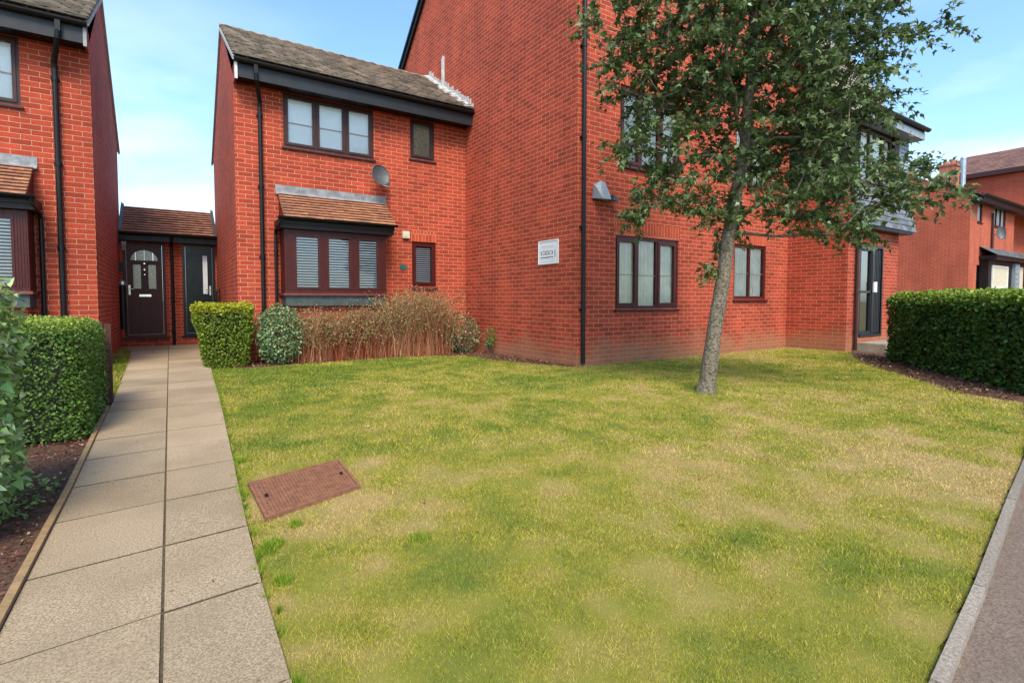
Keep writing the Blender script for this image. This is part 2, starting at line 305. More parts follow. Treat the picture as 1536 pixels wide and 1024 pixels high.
LAWN = [(.25,.2)] + PR[:9] + [(.52,9.36),(.8,9.02),(1.05,8.9),(1.78,9.02),(2.92,9.1),(4.05,9.03),(4.68,8.62),(4.74,7.7),(5.05,6.8),(5.30,6.22),(5.8,6.2),(11.5,6.2),(11.5,4.98),(11.4,4.9),(10.2,4.25),(9.6,3.87),(8.7,3.07),(8.0,2.47),(7.45,2.0),(7.33,1.6),(7.3,1.5)] + [p for p in reversed(KERB) if 0 < p[0] < 7.3]
# lawn soil sheet: fine grid coloured like the turf
def lawn_grid():
    xs = np.arange(-.2, 12.2, .04); ys = np.arange(-.2, 9.8, .04); X, Y = np.meshgrid(xs, ys, indexing='ij'); x = X.ravel(); y = Y.ravel()
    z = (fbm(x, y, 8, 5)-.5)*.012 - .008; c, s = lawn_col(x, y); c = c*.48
    nx, ny = X.shape; i = np.arange(nx*ny).reshape(nx, ny); q = np.stack([i[:-1,:-1], i[1:,:-1], i[1:,1:], i[:-1,1:]], -1).reshape(-1, 4)
    cx = x[q].mean(1); cy = y[q].mean(1); q = q[in_poly(cx, cy, [(px, py) for px, py in LAWN])]
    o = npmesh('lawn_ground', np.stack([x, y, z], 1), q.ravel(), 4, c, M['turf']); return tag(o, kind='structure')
m = bpy.data.materials.new('turf'); m.use_nodes = True
a = N(m.node_tree, 'ShaderNodeAttribute', attribute_name='col'); m.node_tree.links.new(a.outputs['Color'], m.node_tree.nodes['Principled BSDF'].inputs['Base Color']); m.node_tree.nodes['Principled BSDF'].inputs['Roughness'].default_value = 1; M['turf'] = m
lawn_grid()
KP = [p for p in KERB]
road = sheet('road', KP + [(20,-12), (-12,-12), (-12,-.35)], -.02, M['asphalt'])
# kerb stones set flush, in lengths
kb = MB(); kpts = []
for (x1,y1),(x2,y2) in zip(KERB[:-1], KERB[1:]):
    n = max(1, int(math.hypot(x2-x1, y2-y1)/.9))
    for k in range(n): kpts.append((x1+(x2-x1)*k/n, y1+(y2-y1)*k/n))
kpts.append(KERB[-1])
for i in range(len(kpts)-1):
    a, b = Vector((*kpts[i], 0)), Vector((*kpts[i+1], 0)); d = (b-a).normalized(); n = Vector((d.y, -d.x, 0)); a = a+d*.004; b = b-d*.004; h = .012+random.uniform(-.003, .003)
    wd = .034
    kb.hexa([a+Vector((0,0,-.1)), a+n*wd+Vector((0,0,-.1)), b+n*wd+Vector((0,0,-.1)), b+Vector((0,0,-.1)), a+Vector((0,0,h)), a+n*wd+Vector((0,0,h)), b+n*wd+Vector((0,0,h)), b+Vector((0,0,h))])
tag(kb.build('kerb', M['kerb'], bevel=.006), kind='structure')
# planting beds
BED = [(.5,9.0),(.52,9.36),(.8,9.02),(1.05,8.9),(1.78,9.02),(2.92,9.1),(4.05,9.03),(4.68,8.62),(4.74,7.7),(5.05,6.8),(5.30,6.22),(5.45,6.22),(5.45,9.95),(.5,9.95)]
sheet('planting_bed', BED, -.012, M['soil'])
sheet('hedge_bed', [(11.4,4.95),(10.2,4.3),(9.6,3.92),(8.7,3.12),(8.0,2.52),(7.42,2.05),(7.3,1.5),(12,1.95),(20,2.25),(20,6),(11.5,6)], -.014, M['soil'])
sheet('side_bed', [(-.52,6.65),(-.52,.35),(-6,.0),(-6,6.65)], -.010, M['soil'])
# verge of grass left of the far path
vg = sheet('grass_verge', [(-.52,6.65),(-.56,8.5),(-.63,11.5),(-.72,13.3),(-.88,13.9),(-6,13.9),(-6,6.65)], -.012, M['soil'])
# path: two rows of slabs
pb = MB(); pj = MB()
ys = [-1.4,-.83,-.26,.31,.88,1.455,2.037,2.60,3.19,3.74,4.335,4.90,5.46,6.03,6.6,7.17,7.74,8.31,8.88,9.45,10.02,10.59,11.16,11.73,12.3,12.87,13.44,14.2]
for k in range(len(ys)-1):
    for side in (0, 1):
        y0, y1 = ys[k], ys[k+1]; g = .005; gy = .0055+.0012*max(0, y0)**.8
        def sk(y): return (-.045 if y < 6 else 0)
        if side == 0:
            xa0, xa1 = interp(PL, y0), interp(PL, y1); xb0 = xb1 = -.045-g; dl = sk(y0)
            P = [(xa0, y0+gy+dl), (xb0, y0+gy), (xb1, y1-gy), (xa1, y1-gy+sk(y1))]
        else:
            xa0 = xa1 = -.045+g; xb0, xb1 = interp(PR, y0), interp(PR, y1)
            P = [(xa0, y0+gy), (xb0, y0+gy+.03), (xb1, y1-gy+.03), (xa1, y1-gy)]
        z = .0135+random.uniform(-.002, .002); tz = [z+random.uniform(-.001, .001) for _ in range(4)]
        pb.hexa([Vector((*p, -.05)) for p in P] + [Vector((*p, q)) for p, q in zip(P, tz)])
tag(pb.build('path', M['slab'], bevel=.0025), kind='structure')
sheet('path_base', [(-.46,-1.5)] + PL[1:] + [(x-.012, y) for x, y in reversed(PR)] + [(.19,-1.5)], .0105, M['joint'])
# timber edging
tb = MB((-.49, 2, 0)); seg = [(-.468,-.5),(-.470,1.1),(-.472,2.35),(-.474,3.7),(-.492,4.9),(-.51,6.3)]
for (x0,y0),(x1,y1) in zip(seg[:-1], seg[1:]):
    wd = .028; h = .03
    tb.hexa([Vector(p) for p in ((x0-wd,y0+.003,-.08),(x0,y0+.003,-.08),(x1,y1-.003,-.08),(x1-wd,y1-.003,-.08),(x0-wd,y0+.003,h),(x0,y0+.003,h),(x1,y1-.003,h),(x1-wd,y1-.003,h))])
tbo = tb.build('timber_edging', M['wood'], bevel=.003); tbo.location = (-.49, 2, 0); tag(tbo, 'pale timber edging board along the left side of the slab path', 'edging')

# ------------------------------------------------------------------ grass blades
def blades(name, poly, bands, hgt, seed, extra=None, spill=.012, tone=1.0):
    r = np.random.default_rng(seed); xs=[];ys_=[];hs=[];ws=[]
    px = np.array([p[0] for p in poly]); py = np.array([p[1] for p in poly])
    for d0, d1, dens, hm, wm in bands:
        x0, x1, y0, y1 = max(px.min(), -d1), min(px.max(), d1), max(py.min(), -d1), min(py.max(), d1)
        n = int((x1-x0)*(y1-y0)*dens); x = r.uniform(x0, x1, n); y = r.uniform(y0, y1, n); d = np.hypot(x, y)
        k = (d >= d0) & (d < d1) & in_poly(x+r.normal(0, spill, n), y+r.normal(0, spill, n), poly)
        if extra is not None: k &= extra(x, y)
        # outside the camera's side view there is no need for blades
        x = x[k]; y = y[k]; xs.append(x); ys_.append(y); hs.append(hgt*hm*r.uniform(.5, 1.35, len(x))); ws.append(np.full(len(x), wm)*r.uniform(.7, 1.3, len(x)))
    x = np.concatenate(xs); y = np.concatenate(ys_); h = np.concatenate(hs); wd = np.concatenate(ws); n = len(x)
    c, s = lawn_col(x, y); h = h*(1.15-.35*np.clip(s, 0, 1)) * (.8+.5*fbm(x, y, 6, 21))
    a = r.uniform(0, 2*np.pi, n); la = fbm(x, y, 1.7, 31)*9 + r.normal(0, 2.2, n); lean = h*r.uniform(.2, 1.3, n)
    z = np.zeros(n)-.010
    v = np.empty((n, 3, 3)); v[:,0] = np.stack([x-np.cos(a)*wd, y-np.sin(a)*wd, z], 1); v[:,1] = np.stack([x+np.cos(a)*wd, y+np.sin(a)*wd, z], 1)
    v[:,2] = np.stack([x+np.cos(la)*lean, y+np.sin(la)*lean, z+h], 1)
    dry = r.random(n) < np.clip(.10+.5*s, 0, .9)
    col = c*r.uniform(.45, 1.65, (n, 1))*tone
    col[dry] = np.array([.56,.43,.15])*r.uniform(.5, 1.3, (dry.sum(), 1))*.85+c[dry]*.2
    cols = np.repeat(col[:,None,:], 3, 1)
    o = npmesh(name, v.reshape(-1,3), np.arange(n*3), 3, cols.reshape(-1,3), M['blade'])
    return tag(o, None, None, None, 'stuff')
MH = [(.346,3.245),(.90,3.406),(.868,2.85),(.356,2.672)]
def not_mh(x, y): return ~in_poly(x, y, MH)
g = blades('lawn_grass', LAWN, [(0,2.2,62000,.62,.0009),(2.2,3.6,32000,.78,.0014),(3.6,6,11000,1.0,.0024),(6,9,5000,1.1,.0038),(9,14,2500,1.2,.006)], .0165, 3, not_mh)
tag(g, 'patchy green and straw coloured mown lawn in front of the brick building', 'grass')
g = blades('verge_grass', [(-.53,6.7),(-.57,8.5),(-.64,11.5),(-.73,13.3),(-.9,13.9),(-2.5,13.9),(-2.5,6.7)], [(0,16,5000,1.6,.005)], .032, 5, tone=.8)
tag(g, 'small patch of green grass beside the far end of the path', 'grass')
def tufts(name, spots, label, seed):
    r = np.random.default_rng(seed); V=[];Cc=[]
    for x, y, rad, n, h in spots:
        a = r.uniform(0, 2*np.pi, n); q = rad*np.sqrt(r.random(n)); bx = x+np.cos(a)*q; by = y+np.sin(a)*q; hh = h*r.uniform(.5,1.2,n); la = r.uniform(0, 2*np.pi, n); le = hh*r.uniform(.3,1.2,n); wd = r.uniform(.0012,.0024,n)
        v = np.empty((n,3,3)); v[:,0] = np.stack([bx-wd, by, 0*bx-.008],1); v[:,1] = np.stack([bx+wd, by+wd*.5, 0*bx-.008],1); v[:,2] = np.stack([bx+np.cos(la)*le, by+np.sin(la)*le, hh],1)
        V.append(v); Cc.append(np.array([.19,.27,.025])*r.uniform(.6,1.5,(n,1)))
    V = np.concatenate(V); Cc = np.concatenate(Cc)
    return tag(npmesh(name, V.reshape(-1,3), np.arange(len(V)*3), 3, np.repeat(Cc[:,None],3,1).reshape(-1,3), M['blade']), label, 'grass', None, 'stuff')
tr_ = np.random.default_rng(17); sp_ = [(.34,2.38,.045,260,.030),(.31,2.33,.04,160,.026),(.33,2.05,.035,160,.026),(.47,2.55,.03,120,.024),(.9,2.1,.05,130,.022),(.36,3.75,.04,200,.03)]
for k in range(90):
    yy = tr_.uniform(.9, 9.0); sp_.append((interp(PR, yy)+tr_.normal(.006,.006), yy, tr_.uniform(.008,.03), int(tr_.integers(14,50)), tr_.uniform(.018,.032)))
sp_ += [(5.08+.15*math.cos(a), 3.66+.15*math.sin(a), .05, 46, .032) for a in np.linspace(0, 6.28, 14)]
tufts('grass_tufts', sp_, 'ragged brighter grass tufts along the path edge and round the tree foot', 18)
# ------------------------------------------------------------------ leaves
LT = dict(
    oval=(np.array([(0,0,0),(.30,.26,.06),(.34,.62,.05),(0,1,-.10),(-.34,.62,.05),(-.30,.26,.06)]), [(0,1,2,3),(0,3,4,5)]),
    ivy=(np.array([(0,0,0),(.42,.08,.05),(.28,.42,.04),(0,1,-.12),(-.28,.42,.04),(-.42,.08,.05)]), [(0,1,2,3),(0,3,4,5)]),
    lobed=(np.array([(0,0,0),(.46,.36,-.03),(.17,.52,.05),(0,1.05,-.14),(-.17,.52,.05),(-.46,.36,-.03)]), [(0,1,2,3),(0,3,4,5)]))
def leaves(name, pos, dirs, nrm, size, cols, matl, shape='oval', parent=None, origin=(0,0,0), wid=1.0):
    T, faces = LT[shape]; n = len(pos)
    d = dirs/np.maximum(np.linalg.norm(dirs, axis=1, keepdims=True), 1e-6); s = np.cross(d, nrm); s /= np.maximum(np.linalg.norm(s, axis=1, keepdims=True), 1e-6); u = np.cross(s, d)
    v = pos[:,None,:] + size[:,None,None]*(T[None,:,0:1]*wid*s[:,None,:] + T[None,:,1:2]*d[:,None,:] + T[None,:,2:3]*u[:,None,:]) - np.array(origin)
    fi = np.array(faces); idx = (np.arange(n)[:,None,None]*len(T) + fi[None]).ravel()
    cc = np.repeat(cols[:,None,:], len(T), 1).reshape(-1,3)
    return npmesh(name, v.reshape(-1,3), idx, 4, cc, matl, parent)
def leafcols(n, base, r, dark=.55, light=1.5, alt=None, altp=.15):
    c = np.array(base)*r.uniform(dark, light, (n,1))*r.uniform(.9, 1.1, (n,3))
    if alt is not None:
        k = r.random(n) < altp; c[k] = np.array(alt)*r.uniform(.7, 1.25, (k.sum(),1))
    return np.clip(c, 0, 1)

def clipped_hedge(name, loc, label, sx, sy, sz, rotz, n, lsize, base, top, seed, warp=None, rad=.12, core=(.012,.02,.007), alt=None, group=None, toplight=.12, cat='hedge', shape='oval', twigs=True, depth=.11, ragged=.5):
    """clipped hedge: leaf shell over a dark twiggy core; local box -sx/2..sx/2 etc, z 0..sz"""
    r = np.random.default_rng(seed); root = thing(name, loc, label, cat, group)
    A = [sy*sz, sy*sz, sx*sz, sx*sz, sx*sy*1.2]; f = r.choice(5, n, p=np.array(A)/sum(A)); u = r.random(n); v = r.random(n); P = np.zeros((n,3)); Nn = np.zeros((n,3))
    for k in range(5):
        m = f == k
        if k < 2: P[m] = np.stack([np.full(m.sum(), (k-.5)*sx), (u[m]-.5)*sy, v[m]*sz], 1); Nn[m] = (2*k-1, 0, 0)
        elif k < 4: P[m] = np.stack([(u[m]-.5)*sx, np.full(m.sum(), (k-2.5)*sy), v[m]*sz], 1); Nn[m] = (0, 2*(k-2)-1, 0)
        else: P[m] = np.stack([(u[m]-.5)*sx, (v[m]-.5)*sy, np.full(m.sum(), sz)], 1); Nn[m] = (0, 0, 1)
    # round the edges
    lim = np.array([sx/2-rad, sy/2-rad, sz-rad]); inner = np.clip(P, [-lim[0], -lim[1], -1], lim); D = P-inner; dl = np.linalg.norm(D, axis=1, keepdims=True); k = dl[:,0] > rad
    P[k] = inner[k]+D[k]/dl[k]*rad; Nn = np.where(dl > 1e-4, D/np.maximum(dl, 1e-4), Nn)
    bump = (fbm(P[:,0]*1+P[:,2]*.7, P[:,1]*1+P[:,2]*.9, 3.5, seed)-.5)*.10*ragged*2
    dep = np.abs(r.normal(0, depth, n))*.6; dep = np.minimum(dep, .25); low = P[:,2] < .12; 
    P = P + Nn*(bump-dep)[:,None]; P[:,2] = np.maximum(P[:,2], .01+r.random(n)*.03)
    if warp: P = warp(P)
    dirs = Nn*.45 + r.normal(0, .75, (n,3)); dirs[:,2] += .25; nn = Nn + r.normal(0, .55, (n,3)); nn[:,2] += .25
    cols = leafcols(n, base, r, .55, 1.45, alt, .12)
    tl = np.clip((P[:,2]-(sz-toplight*1.6))/(toplight*1.6), 0, 1)[:,None]*np.clip(.4+r.random((n,1)), 0, 1)   # light on the hedge tops painted in; on the golden shrub its own yellow
    cols = cols*(1-tl)+np.array(top)*r.uniform(.7, 1.3, (n,1))*tl
    co, si = math.cos(rotz), math.sin(rotz); Rm = np.array([[co,-si,0],[si,co,0],[0,0,1]])
    leaves('foliage', P@Rm.T, dirs@Rm.T, nn@Rm.T, r.uniform(.6, 1.35, n)*lsize, cols, M['hleaf'], shape, root)
    # core
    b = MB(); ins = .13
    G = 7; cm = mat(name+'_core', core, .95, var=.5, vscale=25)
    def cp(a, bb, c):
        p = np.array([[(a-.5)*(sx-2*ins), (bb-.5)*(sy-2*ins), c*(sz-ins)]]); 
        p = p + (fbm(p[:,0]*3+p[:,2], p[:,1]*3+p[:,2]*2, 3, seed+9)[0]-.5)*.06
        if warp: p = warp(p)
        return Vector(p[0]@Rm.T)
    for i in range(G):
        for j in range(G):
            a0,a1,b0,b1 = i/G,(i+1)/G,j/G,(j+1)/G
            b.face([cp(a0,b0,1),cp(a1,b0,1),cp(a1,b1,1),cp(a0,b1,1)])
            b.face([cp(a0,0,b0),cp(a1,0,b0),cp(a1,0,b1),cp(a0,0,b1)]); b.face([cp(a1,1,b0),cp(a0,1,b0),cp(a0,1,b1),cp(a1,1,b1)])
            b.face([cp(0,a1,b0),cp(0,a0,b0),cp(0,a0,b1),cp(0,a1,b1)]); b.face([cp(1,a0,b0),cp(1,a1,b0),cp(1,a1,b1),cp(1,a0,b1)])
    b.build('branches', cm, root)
    return root
GR = None
clipped_hedge('clipped_hedge', (-1.50,5.72,0), 'tall clipped dark green box hedge left of the slab path, behind the ivy', 1.92, 1.60, .88, 0, 56000, .021, (.085,.16,.024), (.26,.33,.045), 21, rad=.14, alt=(.16,.24,.06), toplight=.05)
def taper(P):
    k = .68+.34*np.clip(P[:,2:3]/1.0, 0, 1); Q = P.copy(); Q[:,0:1] = P[:,0:1]*k + (1-k)*.12; Q[:,1:2] = P[:,1:2]*(.8+.2*np.clip(P[:,2:3],0,1)); return Q
clipped_hedge('clipped_shrub', (.70,9.42,0), 'small yellow-topped clipped golden shrub between the slab path and the house downpipe', .86, .72, 1.0, 0, 15000, .030, (.13,.19,.018), (.42,.40,.02), 22, warp=taper, rad=.13, alt=(.30,.32,.03), toplight=.14, cat='shrub')
HD = math.atan2(2.2, 2.4)
hc = Vector((9.22,2.66,0)); hn = Vector((math.sin(HD), -math.cos(HD), 0))
clipped_hedge('broad_hedge', (9.48, 2.28, 0), 'wide dark green leafy hedge on the right, in front of the red brick neighbour', 3.9, 1.1, 1.16, HD, 36000, .044, (.045,.115,.016), (.26,.36,.045), 23, rad=.20, alt=(.09,.17,.035), toplight=.12, ragged=.8)

# ivy mass in the left foreground
def blob_shrub(name, loc, label, rx, ry, h, n, ls, base, alt, altp, seed, shape='ivy', cat='shrub', matl='hleaf', stems=14, light=1.5, group=None, droop=0, zmin=.02, core=True):
    r = np.random.default_rng(seed); root = thing(name, loc, label, cat, group)
    d = r.normal(0, 1, (n,3)); d /= np.linalg.norm(d, axis=1, keepdims=True); rr = np.clip(1-np.abs(r.normal(0, .22, n)), .15, 1.05)
    lump = 1+ (fbm(d[:,0]*2+5, d[:,1]*2+d[:,2]*2+5, 1.6, seed)-.5)*.55
    d2 = np.sign(d)*np.abs(d)**(.62 if name == 'ivy_shrub' else 1.0); P = d2*(rr*lump)[:,None]*np.array([rx, ry, h/2]) + np.array([0,0,h/2]); P[:,2] = np.maximum(P[:,2], zmin+r.random(n)*.05)
    dirs = d*.6+r.normal(0, .6, (n,3)); dirs[:,2] -= droop; nn = d+r.normal(0, .5, (n,3)); nn[:,2] += .3
    leaves('foliage', P, dirs, nn, r.uniform(.55, 1.3, n)*ls, leafcols(n, base, r, .55, light, alt, altp), M[matl], shape, root)
    b = MB()
    for k in range(stems):
        a = r.uniform(0, 2*np.pi); e = np.array([math.cos(a)*rx*.75, math.sin(a)*ry*.75, h*r.uniform(.5,.9)]); s0 = np.array([math.cos(a)*rx*.15, math.sin(a)*ry*.15, 0])
        b.tube([s0, s0*.5+e*.5+np.array([0,0,.06]), e], [.008,.005,.002], 5)
    b.build('stem', M['twig'], root)
    return root
blob_shrub('ivy_shrub', (-.915,3.32,0), 'large leaved pale ivy shrub at the left edge in the foreground', .30, .50, 1.16, 7500, .046, (.19,.30,.085), (.45,.55,.28), .28, 31, cat='shrub', droop=.3)
blob_shrub('variegated_shrub', (1.52,9.30,0), 'rounded grey-green variegated shrub beside the clipped golden one', .40, .34, .95, 4600, .040, (.14,.23,.09), (.40,.47,.25), .22, 32, shape='oval')
blob_shrub('leafy_shrub', (4.85,9.25,0), 'sparse green flowering shrub in the corner where the two brick walls meet', .42, .40, .80, 1900, .038, (.12,.17,.06), (.55,.50,.36), .16, 33, shape='oval', stems=40)
blob_shrub('wall_plant', (5.24,8.72,0), 'small green self-seeded plant growing up the brick side wall', .10, .14, .52, 260, .038, (.10,.20,.04), (.2,.3,.08), .2, 34, stems=6, zmin=.16)

# dry perennials
def dry_clump(loc, rx, ry, h, n, seed, label, ratio):
    r = np.random.default_rng(seed); root = thing('dry_plant', loc, label, 'plant', 'dried perennials in the bed')
    b = np.stack([np.clip(r.normal(0,rx*.62,n),-rx*1.25,rx*1.25), np.clip(r.normal(0,ry*.62,n),-ry*1.5,ry*1.2), np.zeros(n)-.01], 1); hh = h*r.uniform(.55, 1.05, n)*(1-.12*np.minimum((b[:,0]/rx)**4,2))
    lx = r.normal(0, .16, n); ly = r.normal(0, .14, n)-.04; hh = hh*(.72+.5*fbm(b[:,0]*3+seed, b[:,1]*3, 2.5, seed)); ws = r.uniform(.0022, .0045, n); a = r.uniform(0, np.pi, n)
    V = np.empty((n, 8, 3)); side = np.stack([np.cos(a), np.sin(a), 0*a], 1)
    for k, t in enumerate((0,.35,.7,1)):
        c = b + np.stack([lx*t*t*hh*1.6+r.normal(0,.012,n), ly*t*t*hh*1.6+r.normal(0,.012,n), hh*t], 1); wdt = (ws*(1-.5*t))[:,None]
        V[:,2*k] = c-side*wdt; V[:,2*k+1] = c+side*wdt
    q = np.array([(0,1,3,2),(2,3,5,4),(4,5,7,6)]); idx = (np.arange(n)[:,None,None]*8+q[None]).ravel()
    pal = np.array([(.38,.095,.045),(.42,.16,.08),(.25,.055,.03),(.56,.34,.18)]); col = pal[r.choice(4, n, p=ratio)]*r.uniform(.6, 1.25, (n,1))
    npmesh('stem', V.reshape(-1,3), idx, 4, np.repeat(col[:,None], 8, 1).reshape(-1,3), M['stem'], root)
    tips = V[:,6]; m = 6; P = np.repeat(tips, m, 0)+r.normal(0, .035, (n*m,3)); P[:,2] -= np.abs(r.normal(0,.14,n*m)); d = r.normal(0,.5,(n*m,3)); d[:,2] += .6
    c = leafcols(n*m, (.30,.20,.10), r, .5, 1.4, (.20,.24,.08), .25); leaves('seed_head', P, d, r.normal(0,1,(n*m,3)), r.uniform(.012,.034,n*m), c, M['stem'], 'oval', root)
specs = [((2.05,9.40,0),.34,.22,.86,520,'brown dried plant clump under the left end of the bay window',(.3,.4,.1,.2)),
         ((2.58,9.42,0),.34,.22,.84,560,'reddish dried plant clump under the middle of the bay window',(.4,.25,.25,.1)),
         ((3.10,9.42,0),.34,.22,.88,560,'rust coloured dried plant clump under the right end of the bay window',(.4,.3,.2,.1)),
         ((3.62,9.42,0),.36,.26,1.14,680,'tall straw coloured dried grass clump just right of the bay window',(.2,.35,.1,.35)),
         ((4.16,9.38,0),.36,.28,1.22,720,'tallest dried grass clump, below the small lower window',(.2,.3,.15,.35))]
for i, (loc, rx, ry, h, n, lab, ra) in enumerate(specs): dry_clump(loc, rx, ry, h, int(n*1.7), 50+i, lab, ra)

# mulch, leaf litter and weeds
def litter(name, poly, n, seed, base, alt, size, label, z=0, flat=.25, cat='mulch', matl='stem'):
    r = np.random.default_rng(seed); px = [p[0] for p in poly]; py = [p[1] for p in poly]; x = r.uniform(min(px), max(px), n); y = r.uniform(min(py), max(py), n); k = in_poly(x, y, poly); x = x[k]; y = y[k]; n = len(x)
    P = np.stack([x, y, z+r.random(n)*.012], 1); d = r.normal(0,1,(n,3)); d[:,2] *= flat; nn = r.normal(0,.35,(n,3)); nn[:,2] += 1
    o = leaves(name, P, d, nn, r.uniform(.4,1.4,n)*size, leafcols(n, base, r, .4, 1.6, alt, .1), M[matl], 'oval'); return tag(o, label, cat, None, 'stuff')
litter('bark_mulch', BED, 16000, 61, (.17,.07,.04), (.45,.33,.22), .026, 'reddish brown bark mulch on the bed below the house wall')
litter('hedge_mulch', [(11.3,4.85),(10.2,4.3),(9.6,3.95),(8.7,3.15),(8.0,2.55),(7.42,2.1),(7.3,1.55),(8.2,1.7),(10.5,3.6),(11.4,4.6)], 13000, 62, (.11,.065,.042), (.38,.30,.2), .028, 'dark leaf litter strip in front of the broad hedge')
litter('side_mulch', [(-.53,6.6),(-.53,.4),(-2.2,.2),(-2.2,6.6)], 16000, 63, (.13,.055,.034), (.42,.3,.2), .016, 'reddish soil crumbs beside the timber edging')
litter('weeds', [(-.52,3.9),(-.60,3.35),(-.9,3.25),(-1.3,3.6),(-.9,4.2)], 900, 64, (.16,.24,.06), (.3,.4,.1), .026, 'low green weeds on the soil in front of the clipped hedge', .008, .8, 'weeds', 'hleaf')
litter('path_weeds', [(-.51,2.1),(-.51,1.7),(-.56,1.7),(-.56,2.1)], 60, 66, (.2,.3,.06), (.3,.4,.1), .018, 'tiny green weeds against the timber edging near the camera', .008, .8, 'weeds', 'hleaf')

litter('fallen_leaves', [(.3,1.0),(.3,8.8),(4.5,8.8),(9,5),(7,2),(2.2,.8)], 240, 67, (.30,.22,.08), (.16,.2,.05), .022, 'sparse small fallen leaves and twigs on the mown lawn', .010, .4, 'fallen leaves')
litter('path_debris', [(-.45,.6),(-.5,9),(.42,9),(.25,.6)], 70, 68, (.22,.15,.08), (.40,.34,.2), .012, 'tiny bits of dry leaf scattered on the paving slabs', .014, .15, 'debris')
# ================================================================== MANHOLE COVER
mo = Vector((.617,3.04,0)); mh = thing('manhole_cover', mo, 'rusty rectangular drain cover set in the lawn beside the path', 'drain cover')
def bil(a, b, z): 
    A, B, C_, D = [Vector((*p, 0)) for p in (MH[3], MH[2], MH[1], MH[0])]; p = (A*(1-a)+B*a)*(1-b)+(D*(1-a)+C_*a)*b; return Vector((p.x, p.y, z))
fb = MB(mo)
def slabq(mb, a0,a1,b0,b1,z0,z1,**k): mb.hexa([bil(a0,b0,z0),bil(a1,b0,z0),bil(a1,b1,z0),bil(a0,b1,z0),bil(a0,b0,z1),bil(a1,b0,z1),bil(a1,b1,z1),bil(a0,b1,z1)], **k)
for q in ((0,1,0,.03),(0,1,.97,1),(0,.03,.03,.97),(.97,1,.03,.97)): slabq(fb, *q, -.03, .015)
fb.build('frame', M['rust'], mh, bevel=.002)
cb = MB(mo); slabq(cb, .036,.964,.036,.964, -.03, .012)
for i in range(26):
    for j in range(24):
        a, b = .06+.88*(i+.5)/26, .06+.88*(j+.5)/24
        s = 1 if (i+j) % 2 else -1; c = bil(a, b, 0); d = Vector((math.cos(.9*s+.5), math.sin(.9*s+.5), 0))*.009; e = Vector((-d.y, d.x, 0))*.28
        if .44 < a < .56 and .46 < b < .54: continue
        cb.face([c-d+Vector((0,0,.0122)), c-e+Vector((0,0,.0165)), c+d+Vector((0,0,.0122))]); cb.face([c-d+Vector((0,0,.0122)), c+d+Vector((0,0,.0122)), c+e+Vector((0,0,.0165))])
cb.build('cover', M['rust'], mh)
for a, b in ((.10,.5),(.90,.5)):
    kb_ = MB(mo); slabq(kb_, a-.016,a+.016,b-.035,b+.035,.0125,.0172); kb_.build('lifting_keyhole', M['black'], mh)

# ================================================================== BUILDING HELPERS
def wall_holes(mb, fr, u0, u1, v0, v1, holes, rev=.09, mi=0):
    us = sorted({u0,u1,*[h[0] for h in holes],*[h[1] for h in holes]}); vs = sorted({v0,v1,*[h[2] for h in holes],*[h[3] for h in holes]})
    for a, b in zip(us[:-1], us[1:]):
        for c, d in zip(vs[:-1], vs[1:]):
            mu, mv = (a+b)/2, (c+d)/2
            if any(h[0] < mu < h[1] and h[2] < mv < h[3] for h in holes): continue
            mb.face([fr(a,c),fr(b,c),fr(b,d),fr(a,d)], mi)
    for a, b, c, d in holes:
        mb.face([fr(a,c),fr(a,d),fr(a,d,-rev),fr(a,c,-rev)], mi); mb.face([fr(b,d),fr(b,c),fr(b,c,-rev),fr(b,d,-rev)], mi)
        mb.face([fr(a,d),fr(b,d),fr(b,d,-rev),fr(a,d,-rev)], mi); mb.face([fr(b,c),fr(a,c),fr(a,c,-rev),fr(b,c,-rev)], mi)
def tiles(mb, p0, ux, us, width, slope, tw, gauge, th=.014, jit=.004, mi=0, lift=.022, hscal=0):
    """courses of overlapping tiles on a slope; p0 = lower left corner, ux along the eave, us up the slope"""
    ux = Vector(ux).normalized(); us = Vector(us).normalized(); n = ux.cross(us); n = n if n.z > 0 else -n; p0 = Vector(p0)
    rows = int(round(slope/gauge)); cols = max(1, int(round(width/tw))); tw = width/cols; gauge = slope/rows
    for r in range(rows):
        off = (r % 2)*.5
        for c in range(-1, cols+1):
            a0, a1 = max(0, (c+off)*tw), min(width, (c+1+off)*tw)
            if a1-a0 < .01: continue
            s0 = r*gauge - random.uniform(0, jit*2) - (.01 if r == 0 else 0); s1 = min(slope, (r+1)*gauge+.02); z0 = lift+random.uniform(-jit, jit)*.5; sk = random.uniform(-jit, jit)
            g = .0015; A = p0+ux*(a0+g)+us*s0; B = p0+ux*(a1-g)+us*(s0+sk); C_ = p0+ux*(a1-g)+us*s1; D = p0+ux*(a0+g)+us*s1
            t = random.random(); up = n*z0; lo = n*(z0-th); hi = n*.003
            mid = (A+B)/2 + n*(z0+hscal)
            if hscal:
                mb.face([A+up, mid, (C_+D)/2+hi+n*hscal*.5, D+hi], mi, t); mb.face([mid, B+up, C_+hi, (C_+D)/2+hi+n*hscal*.5], mi, t); mb.face([A+lo, B+lo, B+up, mid, A+up], mi, t)
            else:
                mb.face([A+up, B+up, C_+hi, D+hi], mi, t); mb.face([A+lo, B+lo, B+up, A+up], mi, t)
            mb.face([A+lo, A+up, D+hi], mi, t); mb.face([B+up, B+lo, C_+hi], mi, t)
    mb.face([p0-n*.01, p0+ux*width-n*.01, p0+ux*width+us*slope-n*.01, p0+us*slope-n*.01], mi, .3)
